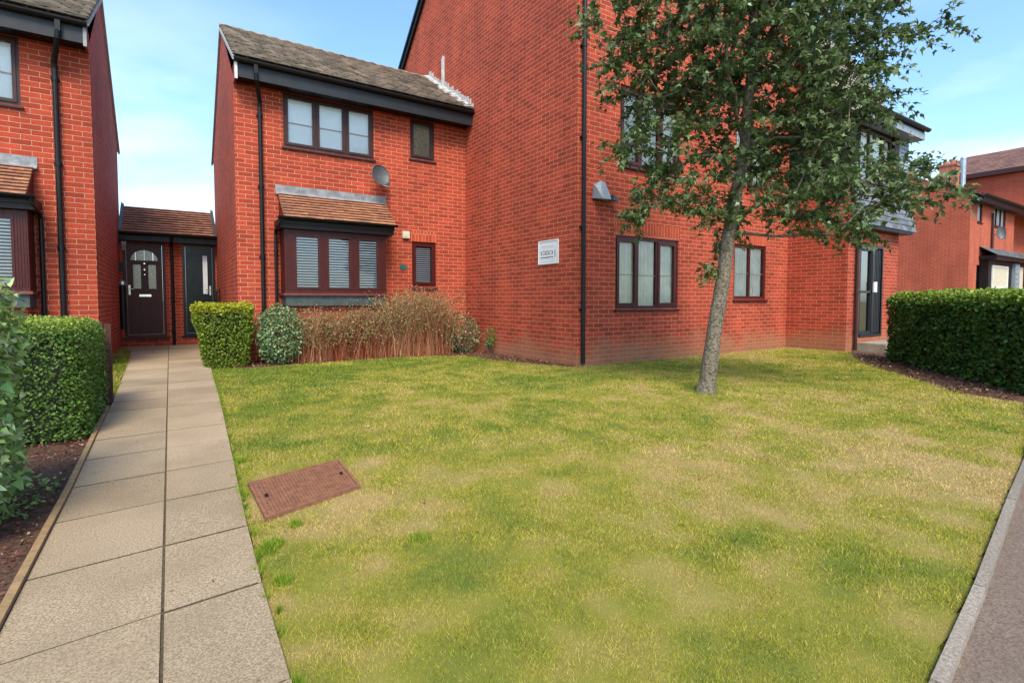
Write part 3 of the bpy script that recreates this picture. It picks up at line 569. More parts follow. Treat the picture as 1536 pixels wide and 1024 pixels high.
def window(parent, org, fr, u0, u1, v0, v1, divs, fm, back='blind', inset=.035, sill=None, bar=None, open_=(), fw=.05, sfw=.045, sillmat=None, dark=None):
    """one window: outer frame with casements; divs = fractions of the mullions. children: pane, sill, blind"""
    b = MB(org); w0, w1 = -inset-.05, -inset+.012
    b.box(u0,u1,v0,v0+fw,w0,w1,fr); b.box(u0,u1,v1-fw,v1,w0,w1,fr); b.box(u0,u0+fw,v0+fw,v1-fw,w0,w1,fr); b.box(u1-fw,u1,v0+fw,v1-fw,w0,w1,fr)
    edges = [u0+fw] + [u0+(u1-u0)*d for d in divs] + [u1-fw]; lights = []
    for k, e in enumerate(edges[1:-1]): b.box(e-.026,e+.026,v0+fw,v1-fw,w0,w1,fr)
    for k in range(len(edges)-1):
        a = edges[k]+(.026 if k else 0); c = edges[k+1]-(.026 if k < len(edges)-2 else 0); lights.append((a, c))
    pn = []
    for k, (a, c) in enumerate(lights):
        va, vb = v0+fw, v1-fw
        if k in open_:                     # raised casement sash
            s = sfw; ws = w1+.014
            b.box(a-.008,c+.008,va-.008,va+s,w1-.03,ws,fr); b.box(a-.008,c+.008,vb-s,vb+.008,w1-.03,ws,fr); b.box(a-.008,a+s,va+s,vb-s,w1-.03,ws,fr); b.box(c-s,c+.008,va+s,vb-s,w1-.03,ws,fr)
            a, c, va, vb = a+s, c-s, va+s, vb-s
        pn.append((a, c, va, vb))
    fo = b.build('window', fm, parent, bevel=.004)
    g = MB(org)
    for a, c, va, vb in pn: g.face([fr(a,va,w1-.03),fr(c,va,w1-.03),fr(c,vb,w1-.03),fr(a,vb,w1-.03)])
    g.build('pane', M['pane'], fo)
    if bar is not None:
        for a, c, va, vb in pn: g = MB(org); vv = va+(vb-va)*bar; g.box(a,c,vv-.006,vv+.006,w1-.028,w1-.016,fr); g.build('glazing_bar', dark or M['whitep'], fo)
    g = MB(org); wb = w1-.10
    if back == 'blind':
        for a, c, va, vb in pn:
            v = va+.01
            while v < vb-.01:
                g.hexa([fr(a,v,wb+.045),fr(c,v,wb+.045),fr(c,v+.002,wb+.045),fr(a,v+.002,wb+.045),fr(a,v+.020,wb+.028),fr(c,v+.020,wb+.028),fr(c,v+.022,wb+.028),fr(a,v+.022,wb+.028)]); v += .042
        g.build('venetian_blind', M['blind'], fo)
    elif back == 'roller':
        for a, c, va, vb in pn: g.face([fr(a-.01,va-.01,wb+.058),fr(c+.01,va-.01,wb+.058),fr(c+.01,vb+.01,wb+.058),fr(a-.01,vb+.01,wb+.058)])
        g.build('roller_blind', M['blindw'], fo)
    elif back == 'curtain':
        for a, c, va, vb in pn:
            n = int((c-a)/.012)+1; a2, c2 = a-.03, c+.03
            for k in range(n):
                def f(i): x = a2+(c2-a2)*i/n; return x, wb+.044+.009*math.sin(x*62)+.004*math.sin(x*143+1)
                x0, d0 = f(k); x1, d1 = f(k+1); g.face([fr(x0,va-.03,d0),fr(x1,va-.03,d1),fr(x1,vb+.03,d1),fr(x0,vb+.03,d0)])
        g.build('net_curtain', M['curtain'], fo)
    elif back == 'obscure':
        for a, c, va, vb in pn: g.face([fr(a-.02,va-.02,w1-.045),fr(c+.02,va-.02,w1-.045),fr(c+.02,vb+.02,w1-.045),fr(a-.02,vb+.02,w1-.045)])
        g.build('obscure_glass', M['obscure'], fo)
    g = MB(org); g.face([fr(u0,v0,wb-.12),fr(u1,v0,wb-.12),fr(u1,v1,wb-.12),fr(u0,v1,wb-.12)]); g.build('room_dark_sheet', M['room'], fo)  # black sheet close behind the glass paints the darkness of the room
    if sill:
        g = MB(org); g.hexa([fr(u0-.03,v0-.045,-inset-.03),fr(u1+.03,v0-.045,-inset-.03),fr(u1+.03,v0-.045,sill),fr(u0-.03,v0-.045,sill),fr(u0-.03,v0,-inset-.03),fr(u1+.03,v0,-inset-.03),fr(u1+.03,v0-.018,sill),fr(u0-.03,v0-.018,sill)])
        g.build('sill', sillmat or fm, fo, bevel=.004)
    return fo
def gutter(parent, org, p0, p1, m, r=.055, out=(0,-1,0)):
    p0, p1 = Vector(p0), Vector(p1); o = Vector(out); b = MB(org); n = 8
    def ring(p, rr): return [p + o*(-math.cos(math.pi*k/n))*rr*1.0 + Vector((0,0,-math.sin(math.pi*k/n)*rr)) for k in range(n+1)]
    A, B, C_, D = ring(p0, r), ring(p1, r), ring(p0, r-.006), ring(p1, r-.006)
    for k in range(n): b.face([A[k],A[k+1],B[k+1],B[k]], 0, .5); b.face([C_[k+1],C_[k],D[k],D[k+1]], 0, .5)
    b.face([A[0],C_[0],D[0],B[0]]); b.face([A[n],B[n],D[n],C_[n]]); b.face(list(A)); b.face(list(reversed(B)))
    d = (p1-p0); L_ = d.length; d.normalize()
    for k in range(int(L_/1.1)+1):       # brackets
        q = p0+d*min(L_-.05, .25+k*1.1); b.tube([q+o*-r+Vector((0,0,.004)), q+Vector((0,0,-r-.006)), q+o*(r+.004)+Vector((0,0,.006))], .007, 5)
    return b.build('gutter', m, parent)
def downpipe(parent, org, pts, m, r=.034, clips=(), wall=None):
    b = MB(org); b.tube(pts, r, 12)
    for z in clips:
        p = Vector(pts[-1]); b.tube([(p.x,p.y,z-.02),(p.x,p.y,z+.02)], r*1.22, 12); b.box(p.x-.055,p.x+.055,z-.012,z+.012,-p.y-.002-(.0),-p.y+.0,WORLD) if False else None
        b.hexa([Vector(q) for q in ((p.x-.06,p.y+.022,z-.012),(p.x+.06,p.y+.022,z-.012),(p.x+.06,p.y+.038,z-.012),(p.x-.06,p.y+.038,z-.012),(p.x-.06,p.y+.022,z+.012),(p.x+.06,p.y+.022,z+.012),(p.x+.06,p.y+.038,z+.012),(p.x-.06,p.y+.038,z+.012))])
    return b.build('downpipe', m, parent, smooth=False)
def lintel(parent, org, fr, u0, u1, v0, v1):
    b = MB(org); b.box(u0,u1,v0,v1,-.02,.003,fr, skip=(0,))
    return b.build('brick_lintel', M['soldier'], parent)

# ================================================================== HOUSES (mirror pair either side of the porch)
YC = 9.924; RP = .65
def house(s, x0, wid, label, full):
    """s=+1 builds to the right of x0, s=-1 to the left; wid = frontage"""
    org = Vector((x0+s*wid/2, YC, 0)); root = thing('brick_house', org, label, 'house')
    X = lambda d: x0+s*d
    def fr_front():
        return F((min(X(0),X(wid)), YC, 0), (1,0,0), (0,0,1), (0,-1,0))
    fr = fr_front(); ou = fr.o.x
    U = lambda d0, d1: tuple(sorted((X(d0)-ou, X(d1)-ou)))
    ridge_y, ridge_z, yb = 11.8, 6.40, 14.62; zf = 4.97-.02; ztop = 4.80; eb = 4.80
    up = U(.77, 2.39); us_ = U(3.14, 3.67); ls = U(3.16, 3.69); bay = U(.70, 2.44)
    wb = MB(org)
    holes = [(*up, 3.76, 4.70), (*us_, 3.91, 4.70), (*ls, 1.33, 2.24), (*bay, 1.15, 2.28)]
    wall_holes(wb, fr, 0, wid, -.05, ztop, holes)
    # gable ends
    zr = ridge_z-.05; zb = ridge_z-(yb-ridge_y)*RP
    for xx in (X(0), X(wid)):
        wb.face([(xx,YC,-.05),(xx,yb,-.05),(xx,yb,zb-.04),(xx,ridge_y,zr),(xx,YC,ztop+.02)] if (xx < org.x) == False else [(xx,YC,-.05),(xx,YC,ztop+.02),(xx,ridge_y,zr),(xx,yb,zb-.04),(xx,yb,-.05)])
        # corbelled rear eave
    wb.face([(X(0),yb,-.05),(X(wid),yb,-.05),(X(wid),yb,zb-.04),(X(0),yb,zb-.04)])
    a, c = sorted((X(0), X(.028))); wb.box(a, c, 4.66, 4.945, -YC+.0, -9.60)
    wall = wb.build('wall', M['brick'], root)
    # roof
    xe0, xe1 = X(-.035), X(wid+ (.0 if full else .035)); xa, xb = min(xe0,xe1), max(xe0,xe1)
    if full: xb = X(wid)-.004
    rb = MB(org); ye, ze = 9.53, 4.97; sl = math.hypot(ridge_y-ye, ridge_z-ze)
    tiles(rb, (xa,ye,ze), (1,0,0), (0,ridge_y-ye,ridge_z-ze), xb-xa, sl, .22, .175, th=.020, jit=.006, lift=.062, hscal=.022)
    yr = 14.86; zr2 = ridge_z-(yr-ridge_y)*RP
    tiles(rb, (xa,yr,zr2), (1,0,0), (0,ridge_y-yr,ridge_z-zr2), xb-xa, math.hypot(yr-ridge_y,(ridge_z-zr2)), .33, .2, th=.016, jit=.006)
    roof = rb.build('roof', M['mosstile'], root)
    rd = MB(org)
    x = xa
    while x < xb-.02:                       # half round ridge tiles
        x2 = min(xb, x+.42); n = 6
        A = [Vector((x, ridge_y+math.cos(math.pi*k/n)*.085, ridge_z-.02+math.sin(math.pi*k/n)*.075+random.uniform(0,.004))) for k in range(n+1)]
        for k in range(n): rd.face([A[k],A[k]+Vector((x2-x-.006,0,0)),A[k+1]+Vector((x2-x-.006,0,0)),A[k+1]], 0, .4)
        rd.face(A); x = x2
    rd.build('ridge', M['mosstile'], roof)
    # verge: mortar bedded edge
    for xv, sg in ((X(0), -s),) if full else ((X(0), -s), (X(wid), s)):
        a, c = sorted((xv, xv+sg*.038))
        for (ya, za, yc_, zc_) in ((ye+.02, ze+.002, ridge_y, ridge_z-.022), (yr-.02, zr2+.002, ridge_y, ridge_z-.022)):
            vb = MB(org); vb.hexa([Vector(p) for p in ((a,ya,za-.055),(c,ya,za-.055),(c,yc_,zc_-.055),(a,yc_,zc_-.055),(a,ya,za+.012),(c,ya,za+.012),(c,yc_,zc_+.012),(a,yc_,zc_+.012))]); vb.build('verge', M['white'], roof)
    # eaves
    eb_ = MB(org); fy = 9.62; xs0, xs1 = (X(.03), X(wid)-.004 if full else X(wid+.02)) if s > 0 else (X(wid+.02), X(.03))
    eb_.box(xs0, xs1, 4.68, 4.90, -fy-.0, -fy+.022)
    eb_.box(xs0, xs1, 4.90, 4.93, -fy-.02, -fy+.05)
    eb_.build('fascia', M['fascia'], root)
    so = MB(org); so.box(xs0+.001, xs1-.001, 4.705, 4.72, -YC+.002, -fy-.001); so.box(xs0+.002,xs1-.002,4.72,4.95,-YC-.1,-fy-.06); so.build('soffit', M['black'], root)  # coloured black to paint in the shadow under the eave
    cp_ = MB(org); a, c = sorted((X(-.006), X(.034))); cp_.box(a, c, 4.64, 4.90, -9.598, -9.58); cp_.build('eave_end_cap', M['whitep' if s > 0 else 'lead'], root)
    gutter(root, org, (xs0-.05*(s>0), 9.555, 4.955), (xs1+.05*(s<0), 9.555, 4.955), M['black'], .058)
    px_ = X(.39)
    dp = MB(org); 
    hop = [(px_-s*.09,9.555,4.96),(px_-s*.09,9.555,4.76)]
    dp.tube(hop, .042, 4); dp.tube([(px_-s*.09,9.555,4.78),(px_-s*.08,9.57,4.68),(px_,9.84,4.42),(px_,9.868,4.34),(px_,9.868,-.01)], .034, 12)
    for z in (4.2, 3.0, 1.8, .7):
        dp.tube([(px_,9.868,z-.03),(px_,9.868,z+.03)], .042, 12); dp.box(px_-.05, px_+.05, z-.012, z+.012, -YC+.001, -YC+.05)
    dp.build('downpipe', M['black'], root)
    # windows
    window(root, org, fr, *up, 3.76, 4.70, (.345,.675), M['brown'], 'roller', sill=.04, open_=(0,1,2), bar=.46, sfw=.035, dark=M['lead'])
    window(root, org, fr, *us_, 3.91, 4.70, (), M['brown'], 'obscure', sill=.03, open_=(0,), sfw=.03)
    window(root, org, fr, *ls, 1.33, 2.24, (), M['maho'], 'blind', sill=.05, open_=(0,), sfw=.04, sillmat=M['maho_l'])
    lintel(root, org, fr, ls[0]-.02, ls[1]+.02, 2.243, 2.47)
    # bay window
    yf = 9.50; bf = F((ou, yf, 0), (1,0,0), (0,0,1), (0,-1,0)); b0, b1 = U(.68, 2.46)
    bb = MB(org)
    zt, z1 = 2.26, 1.17
    # corner posts and frame of the bay
    lf = (b1-b0)
    bb.box(b0,b1,z1,z1+.07,-.06,0,bf); bb.box(b0,b1,zt-.07,zt,-.06,0,bf)
    cuts = (.0,.10,.375,.44,.655,.72,.93,1.0) if s > 0 else (.0,.07,.28,.345,.56,.625,.90,1.0)
    posts = ((b0,b0+.16),(b0+.585,b0+.70),(b0+1.125,b0+1.24),(b1-.14,b1))
    for a, c in posts: bb.box(a,c,z1+.07,zt-.07,-.06,0,bf)
    for a, c in posts:                         # reeded mouldings
        k = a+.02
        while k < c-.02: bb.box(k,k+.012,z1+.05,zt-.05,0,.008,bf); k += .03
    for a in (b0, b1-.03):                     # cheeks
        bb.box(a,a+.03,z1,zt,-(YC-yf)+.002,-.06,bf)
    bay_o = bb.build('bay_window', M['maho'], root, bevel=.003)
    g = MB(org); bl = MB(org); sh = MB(org)
    for (p0_, p1_) in zip(posts[:-1], posts[1:]):
        a, c = p0_[1], p1_[0]
        sh.box(a,c,z1+.07,z1+.10,-.05,.012,bf); sh.box(a,c,zt-.11,zt-.07,-.05,.012,bf); sh.box(a,a+.03,z1+.1,zt-.11,-.05,.012,bf); sh.box(c-.03,c,z1+.1,zt-.11,-.05,.012,bf)
        g.face([bf(a+.03,z1+.1,-.02),bf(c-.03,z1+.1,-.02),bf(c-.03,zt-.11,-.02),bf(a+.03,zt-.11,-.02)])
        v = z1+.11
        while v < zt-.12:
            bl.hexa([bf(a,v,-.035),bf(c,v,-.035),bf(c,v+.002,-.035),bf(a,v+.002,-.035),bf(a,v+.021,-.048),bf(c,v+.021,-.048),bf(c,v+.023,-.048),bf(a,v+.023,-.048)], t=.5); v += .046
    sh.build('casement', M['maho'], bay_o, bevel=.003); g.build('pane', M['pane'], bay_o); bl.build('venetian_blind', M['blind'], bay_o)
    rl = MB(org); rl.face([bf(b0+.03,z1,-.32),bf(b1-.03,z1,-.32),bf(b1-.03,zt,-.32),bf(b0+.03,zt,-.32)]); rl.face([bf(b0+.03,z1+.01,-.32),bf(b1-.03,z1+.01,-.32),bf(b1-.03,z1+.01,-.06),bf(b0+.03,z1+.01,-.06)]); rl.build('room_dark_sheet', M['room'], bay_o)  # black sheets paint the dark interior of the bay
    sb = MB(org); sb.box(b0-.03,b1+.03,1.13,1.17,-.42,.04,bf); sb.build('sill', M['maho_l'], bay_o, bevel=.005)
    ab = MB(org); ab.box(b0+.01,b1-.01,.95,1.129,-.42,-.004,bf); ab.build('lead_apron', M['leadgreen'], bay_o)
    b2 = MB(org); b2.box(b0+.05,b1-.05,-.05,.95,-.42,-.10,bf); b2.build('plinth', M['brick'], bay_o)
    # bay canopy
    c0, c1 = U(.60, 2.58); cb_ = MB(org); cb_.box(c0,c1,2.265,2.40,-.42,.10,bf); cb_.box(c0-.01,c1+.01,2.34,2.42,-.42,.12,bf)
    can = cb_.build('canopy', M['brownfascia'], root, bevel=.004)
    tr = MB(org); q0, q1 = U(.66, 2.60); e0 = Vector((ou+q0, 9.345, 2.44)); sv = Vector((0, YC-9.345, .50)); 
    tiles(tr, e0, (1,0,0), sv, q1-q0, sv.length, .165, .088, th=.014, jit=.004, lift=.034); tr.build('tiles', M['redtile'], can)
    for xx in (ou+q0+.02, ou+q1-.02): 
        for off in (0,):
            ck = MB(org); ck.hexa([Vector((xx-.01,9.37,2.42)),Vector((xx+.01,9.37,2.42)),Vector((xx+.01,YC,2.42)),Vector((xx-.01,YC,2.42)),Vector((xx-.01,9.38,2.43)),Vector((xx+.01,9.38,2.43)),Vector((xx+.01,YC,2.90)),Vector((xx-.01,YC,2.90))]); ck.build('cheek', M['maho'], can)
    lb = MB(org); f0, f1 = U(.62, 2.62); lb.box(f0,f1,2.94,3.075,0.001,.012,fr); lb.hexa([fr(f0,2.90,.07),fr(f1,2.90,.07),fr(f1,2.94,.012),fr(f0,2.94,.012),fr(f0,2.915,.07),fr(f1,2.915,.07),fr(f1,2.955,.012),fr(f0,2.955,.012)]); lb.build('lead_flashing', M['lead'], can)
    gutter(can, org, (ou+c0-.04, 9.31, 2.445), (ou+c1+.04, 9.31, 2.445), M['black'], .045)
    pd = X(.60)
    dp = MB(org); dp.tube([(pd,9.31,2.42),(pd,9.33,2.34),(pd,9.80,2.28),(pd,9.868,2.2),(pd,9.868,0)], .027, 10)
    for z in (1.9,.9): dp.tube([(pd,9.868,z-.02),(pd,9.868,z+.02)], .034, 10)
    dp.build('bay_downpipe', M['black'], can)
    return root
house(1, .97, 4.396, 'two storey brick house with satellite dish and red-tiled bay window, centre of the view', True)
house(-1, -.90, 4.6, 'two storey brick house at the left edge, its clipped hedge in front', False)

# ================================================================== PORCH LINK
YP = 14.40
po = Vector((.05, YP, 0)); pr_ = thing('entrance_porch', po, 'low tiled porch with a brown and a black door between the two houses', 'porch')
pf = F((-.9, YP, 0), (1,0,0), (0,0,1), (0,-1,0))
d1 = (.045, .835); d2 = (1.165, 1.835)
b = MB(po); wall_holes(b, pf, .002, 1.868, -.05, 2.42, [(*d1,.20,2.36),(*d2,.20,2.36)], .14); b.build('wall', M['brick'], pr_)
def door(fr, u0, u1, v0, v1, m, kind):
    b = MB(po); w1 = -.05
    b.box(u0,u0+.06,v0,v1,-.12,w1+.03,fr); b.box(u1-.06,u1,v0,v1,-.12,w1+.03,fr); b.box(u0+.06,u1-.06,v1-.06,v1,-.12,w1+.03,fr); b.box(u0+.06,u1-.06,v0,v0+.045,-.12,w1+.03,fr)
    fo = b.build('door_frame', m, pr_, bevel=.004)
    a, c, e, f = u0+.063, u1-.063, v0+.048, v1-.063; w = c-a; h = f-e
    b = MB(po); b.box(a,c,e,f,-.09,w1,fr)
    def ring(x0,x1,y0,y1,t=.018,o=.022,mb=None):
        mb = mb or b; mb.box(x0,x1,y0,y0+t,w1,w1+o,fr); mb.box(x0,x1,y1-t,y1,w1,w1+o,fr); mb.box(x0,x0+t,y0+t,y1-t,w1,w1+o,fr); mb.box(x1-t,x1,y0+t,y1-t,w1,w1+o,fr)
    gl = MB(po); hw = MB(po)
    if kind == 'panel':
        cx = (a+c)/2
        for x0, x1 in ((a+.10,cx-.05),(cx+.05,c-.10)):
            ring(x0,x1,e+.14,e+.74); b.box(x0+.035,x1-.035,e+.18,e+.70,w1,w1+.008,fr)
            ring(x0,x1,e+1.02,e+1.60,o=.016); gl.box(x0+.02,x1-.02,e+1.04,e+1.58,w1,w1+.004,fr)
        # arched fanlight
        n = 18; R0 = (c-a)/2-.08; zc = e+1.68; hgt = .23
        arc = [(cx-R0*math.cos(math.pi*k/n), zc+hgt*math.sin(math.pi*k/n)) for k in range(n+1)]
        gl.face([fr(x,y,w1+.004) for x, y in reversed(arc)])
        for (x0,y0),(x1,y1) in zip(arc[:-1],arc[1:]):
            def o(x,y,k): return (cx+(x-cx)*k, zc+(y-zc)*k)
            X0,Y0 = o(x0,y0,1.1); X1,Y1 = o(x1,y1,1.1); b.hexa([fr(x0,y0,w1),fr(x1,y1,w1),fr(x1,y1,w1+.016),fr(x0,y0,w1+.016),fr(X0,Y0,w1),fr(X1,Y1,w1),fr(X1,Y1,w1+.016),fr(X0,Y0,w1+.016)])
        b.box(a+.07,c-.07,zc-.03,zc-.004,w1,w1+.016,fr); b.box(a+.09,c-.09,e+1.62,e+1.635,w1,w1+.012,fr); b.box(a+.09,c-.09,e+.98,e+.99,w1,w1+.012,fr)
        # leading in the fanlight
        leds = []
        for k in (5, 9, 13): x, y = arc[k]; led = MB(po); leds.append(led); led.box(min(x,cx)-.0 if k==9 else x-.004,(x+.004),zc,y,w1+.004,w1+.008,fr)
        hw.box(cx-.11,cx+.11,e+.86,e+.91,w1,w1+.014,fr)                       # letter plate
    else:
        ring(a+.11,c-.08,e+.88,f-.14,t=.02,o=.016); b.box(a+.11,a+.34,e+.90,f-.16,w1,w1+.010,fr); b.box(a+.46,c-.10,e+.90,f-.16,w1,w1+.010,fr)
        gl.box(a+.35,a+.45,e+.93,f-.19,w1,w1+.008,fr); ring(a+.09,c-.07,e+.10,e+.78,t=.02,o=.012)
        for k in range(1,4): hw.box(a+.35,a+.45,e+.93+k*.24,e+.935+k*.24,w1+.008,w1+.011,fr)
        b.box(a+.10,c-.08,e+.80,e+.85,w1,w1+.03,fr)
    do = b.build('door', m, pr_, bevel=.003); gl.build('door_glass', M['obscure'] if kind == 'panel' else M['blindw'], do); hw.build('letter_plate' if kind == 'panel' else 'glazing_bar', M['chrome'], do)
    for led in (leds if kind == 'panel' else []): led.build('leading', M['chrome'], do)
    hd = MB(po); hx = a+.045 if kind == 'panel' else c-.05; hz = e+1.0
    hd.box(hx-.018,hx+.018,hz-.10,hz+.12,w1,w1+.012,fr); hd.tube([fr(hx,hz+.03,w1+.01),fr(hx,hz+.03,w1+.055),fr(hx+(.09 if kind=='panel' else -.09),hz+.03,w1+.055)], .010, 8); hd.build('handle', M['chrome'], do)
    if kind == 'panel':
        k = MB(po); cx = (a+c)/2; k.tube([fr(cx+.028*math.cos(t), e+1.55+.06*math.sin(t), w1+.018+.006*math.sin(t)) for t in [2*math.pi*i/14 for i in range(15)]], .008, 6); k.tube([fr(cx,e+1.60,w1),fr(cx,e+1.61,w1+.03)], .016, 8); k.tube([fr(cx,e+1.47,w1),fr(cx,e+1.47,w1+.025)], .014, 8)
        kk = MB(po); kk.tube([fr(cx,e+1.36,w1),fr(cx,e+1.36,w1+.01)], .010, 8); kk.build('spyhole', M['chrome'], do)
        k.build('knocker', M['chrome'], do)
    sl_ = MB(po); sl_.box(u0-.04,u1+.04,v0-.05,v0,-.11,.07 if kind == 'panel' else .03,fr); sl_.build('door_sill', m, pr_, bevel=.004)
door(pf, *d1, .22, 2.36, M['maho'], 'panel'); door(pf, *d2, .22, 2.36, M['slateblack'], 'glazed')
b = MB(po); e0 = Vector((-.895, 14.08, 2.53)); sv = Vector((0, 1.12, .72)); tiles(b, e0, (1,0,0), sv, 1.86, sv.length, .165, .12, th=.018, jit=.004, lift=.044)
tiles(b, (-.895, 16.3, 2.53), (1,0,0), (0,-1.1,.72), 1.86, 1.31, .3, .2); b.build('roof', M['porchtile'], pr_)
b = MB(po); b.box(-.898,.968,2.36,2.50,-14.30,-14.12); b.box(-.897,.967,2.42,2.44,-14.398,-14.3); b.build('fascia', M['black'], pr_)
gutter(pr_, po, (-.89,14.06,2.53), (.96,14.06,2.53), M['black'], .05)
b = MB(po); b.tube([(.065,14.06,2.5),(.065,14.10,2.4),(.065,14.33,2.3),(.065,14.345,2.2),(.065,14.345,.01)], .032, 10)
for z in (2.0,1.1,.3): b.tube([(.065,14.345,z-.02),(.065,14.345,z+.02)], .04, 10)
b.build('downpipe', M['black'], pr_)
for xx in (-.896, .905): b = MB(po); b.hexa([Vector((xx,14.07,2.56)),Vector((xx+.06,14.07,2.56)),Vector((xx+.06,15.2,3.285)),Vector((xx,15.2,3.285)),Vector((xx,14.07,2.61)),Vector((xx+.06,14.07,2.575)),Vector((xx+.06,15.2,3.30)),Vector((xx,15.2,3.34))]); b.build('lead_flashing', M['leadgreen'], pr_)

# wall bits by the porch
t_ = thing('wall_lantern', (-.86,13.95,2.2), 'black wall lantern left of the brown door, under the gutter', 'lantern')
b = MB((-.86,13.95,2.2)); b.tube([(-.895,13.95,2.36),(-.80,13.95,2.40),(-.80,13.95,2.33)], .010, 6); b.tube([(-.80,13.95,2.33),(-.80,13.95,2.31)], [.02,.055], 6); b.box(-.91+.012,-.885,2.26,2.42,-13.98,-13.92); b.build('bracket', M['black'], t_)
b = MB((-.86,13.95,2.2)); b.tube([(-.80,13.95,2.31),(-.80,13.95,2.12)], [.052,.034], 6); b.build('lamp_glass', M['lead'], t_)
t_ = thing('wall_box', (-.87,13.95,1.75), 'small black box on the brick wall below the lantern', 'box')
b = MB((-.87,13.95,1.75)); b.box(-.899,-.82,1.66,1.86,-13.99,-13.91); b.box(-.82,-.81,1.70,1.82,-13.98,-13.92); b.build('casing', M['black'], t_, bevel=.006)
t_ = thing('hose_guard', (-.86,13.9,1.1), 'tall black vertical cover with a silver cap beside the brown door', 'cover')
b = MB((-.86,13.9,1.1)); b.tube([(-.84,13.9,.42),(-.84,13.9,1.38)], .055, 10); b.build('casing', M['black'], t_)
b = MB((-.86,13.9,1.1)); b.tube([(-.84,13.9,1.38),(-.84,13.9,1.45),(-.84,13.9,1.47)], [.06,.05,.02], 10); b.build('cap', M['steel'], t_)
t_ = thing('door_boot_rack', (.9,13.6,.5), 'black upright rail on the brick wall right of the black door', 'rail'); t_.name = 'wall_rail'
b = MB((.9,13.6,.5)); b.tube([(.90,13.6,.75),(.90,13.6,1.25),(.955,13.6,1.27)], .014, 8); b.tube([(.955,13.6,.78),(.90,13.6,.76)], .014, 8); b.box(.94,.968,.7,1.3,-13.63,-13.57); b.build('rail', M['black'], t_)

# ================================================================== MAIN BRICK BLOCK
XB, YB, XR, YW = 5.37, 6.267, 11.53, 5.035
bo = Vector((8.5,YB,0)); blk = thing('brick_block', bo, 'tall brick apartment block with white wall sign, corner drainpipe and brown windows', 'building')
ff = F((XB, YB, 0), (1,0,0), (0,0,1), (0,-1,0)); XE = 12.35
W1 = (.85,2.44,.90,2.13); W2 = (4.16,5.31,1.07,2.19); W3 = (.93,2.44,3.30,4.62); W4 = (4.16,5.31,3.42,4.62)
b = MB(bo); wall_holes(b, ff, 0, XE-XB, -.06, 7.45, [W1,W2,W3,W4], .08)
yr_, zr_, yb_ = 9.66, 10.5, 14.6
zb_ = zr_-(yb_-yr_)*.84
b.face([(XB,YB,-.06),(XB,YB,7.45),(XB,yr_,zr_-.08),(XB,yb_,zb_-.08),(XB,yb_,-.06)])
b.face([(XE,YB,-.06),(XE,yb_,-.06),(XE,yb_,zb_-.08),(XE,yr_,zr_-.08),(XE,YB,7.45)])
b.face([(XB,yb_,-.06),(XE,yb_,-.06),(XE,yb_,zb_-.08),(XB,yb_,zb_-.08)])
b.build('wall', M['brick_block'], blk)
b = MB(bo)
tiles(b, (XB-.06,5.95,7.42), (1,0,0), (0,yr_-5.95,zr_-7.42), XE-XB+.12, math.hypot(yr_-5.95,zr_-7.42), .33, .2); tiles(b, (XB-.06,14.95,zr_-(14.95-yr_)*.84), (1,0,0), (0,yr_-14.95,(14.95-yr_)*.84), XE-XB+.12, math.hypot(14.95-yr_,(14.95-yr_)*.84), .33, .2)
rf = b.build('roof', M['mosstile'], blk)
b = MB(bo)
for (ya,za,yc_,zc_) in ((5.95,7.42,yr_,zr_),(14.98,zr_-(14.98-yr_)*.84,yr_,zr_)):
    for x0,x1,h0,h1 in ((XB-.075,XB-.045,-.26,-.012),(XB-.045,XB-.002,-.235,-.012),(XB-.11,XB-.075,-.10,-.012)):
        b.hexa([Vector(p) for p in ((x0,ya,za+h0),(x1,ya,za+h0),(x1,yc_,zc_+h0),(x0,yc_,zc_+h0),(x0,ya,za+h1),(x1,ya,za+h1),(x1,yc_,zc_+h1),(x0,yc_,zc_+h1))])
b.build('bargeboard', M['black'], rf)
gutter(rf, bo, (XB-.08,5.97,7.42), (XE+.05,5.97,7.42), M['black'])
b = MB(bo); px_ = XB+.095
b.tube([(px_,6.21,7.4),(px_,6.21,.035)], .034, 12)
for z in (6.4,5.0,3.6,2.2,.9): b.tube([(px_,6.21,z-.03),(px_,6.21,z+.03)], .041, 12); b.box(px_-.05,px_+.05,z-.012,z+.012,-YB+.001,-YB+.05)
b.build('downpipe', M['black'], blk)
window(blk, bo, ff, *W1, (.345,.655), M['maho'], 'curtain', sill=.045, open_=(0,2), bar=.47, sfw=.05, dark=M['lead'])
window(blk, bo, ff, *W2, (.5,), M['maho'], 'curtain', sill=.045, open_=(), bar=.47, sfw=.05, fw=.06, dark=M['lead'])
window(blk, bo, ff, *W3, (.345,.655), M['maho'], 'curtain', sill=.045, open_=(0,2), bar=None, sfw=.05)
window(blk, bo, ff, *W4, (.5,), M['maho'], 'curtain', sill=.045, open_=(), bar=None, sfw=.05)
for wv in (W1, W2, W3, W4): lintel(blk, bo, ff, wv[0]-.03, wv[1]+.03, wv[3]+.003, wv[3]+.24)
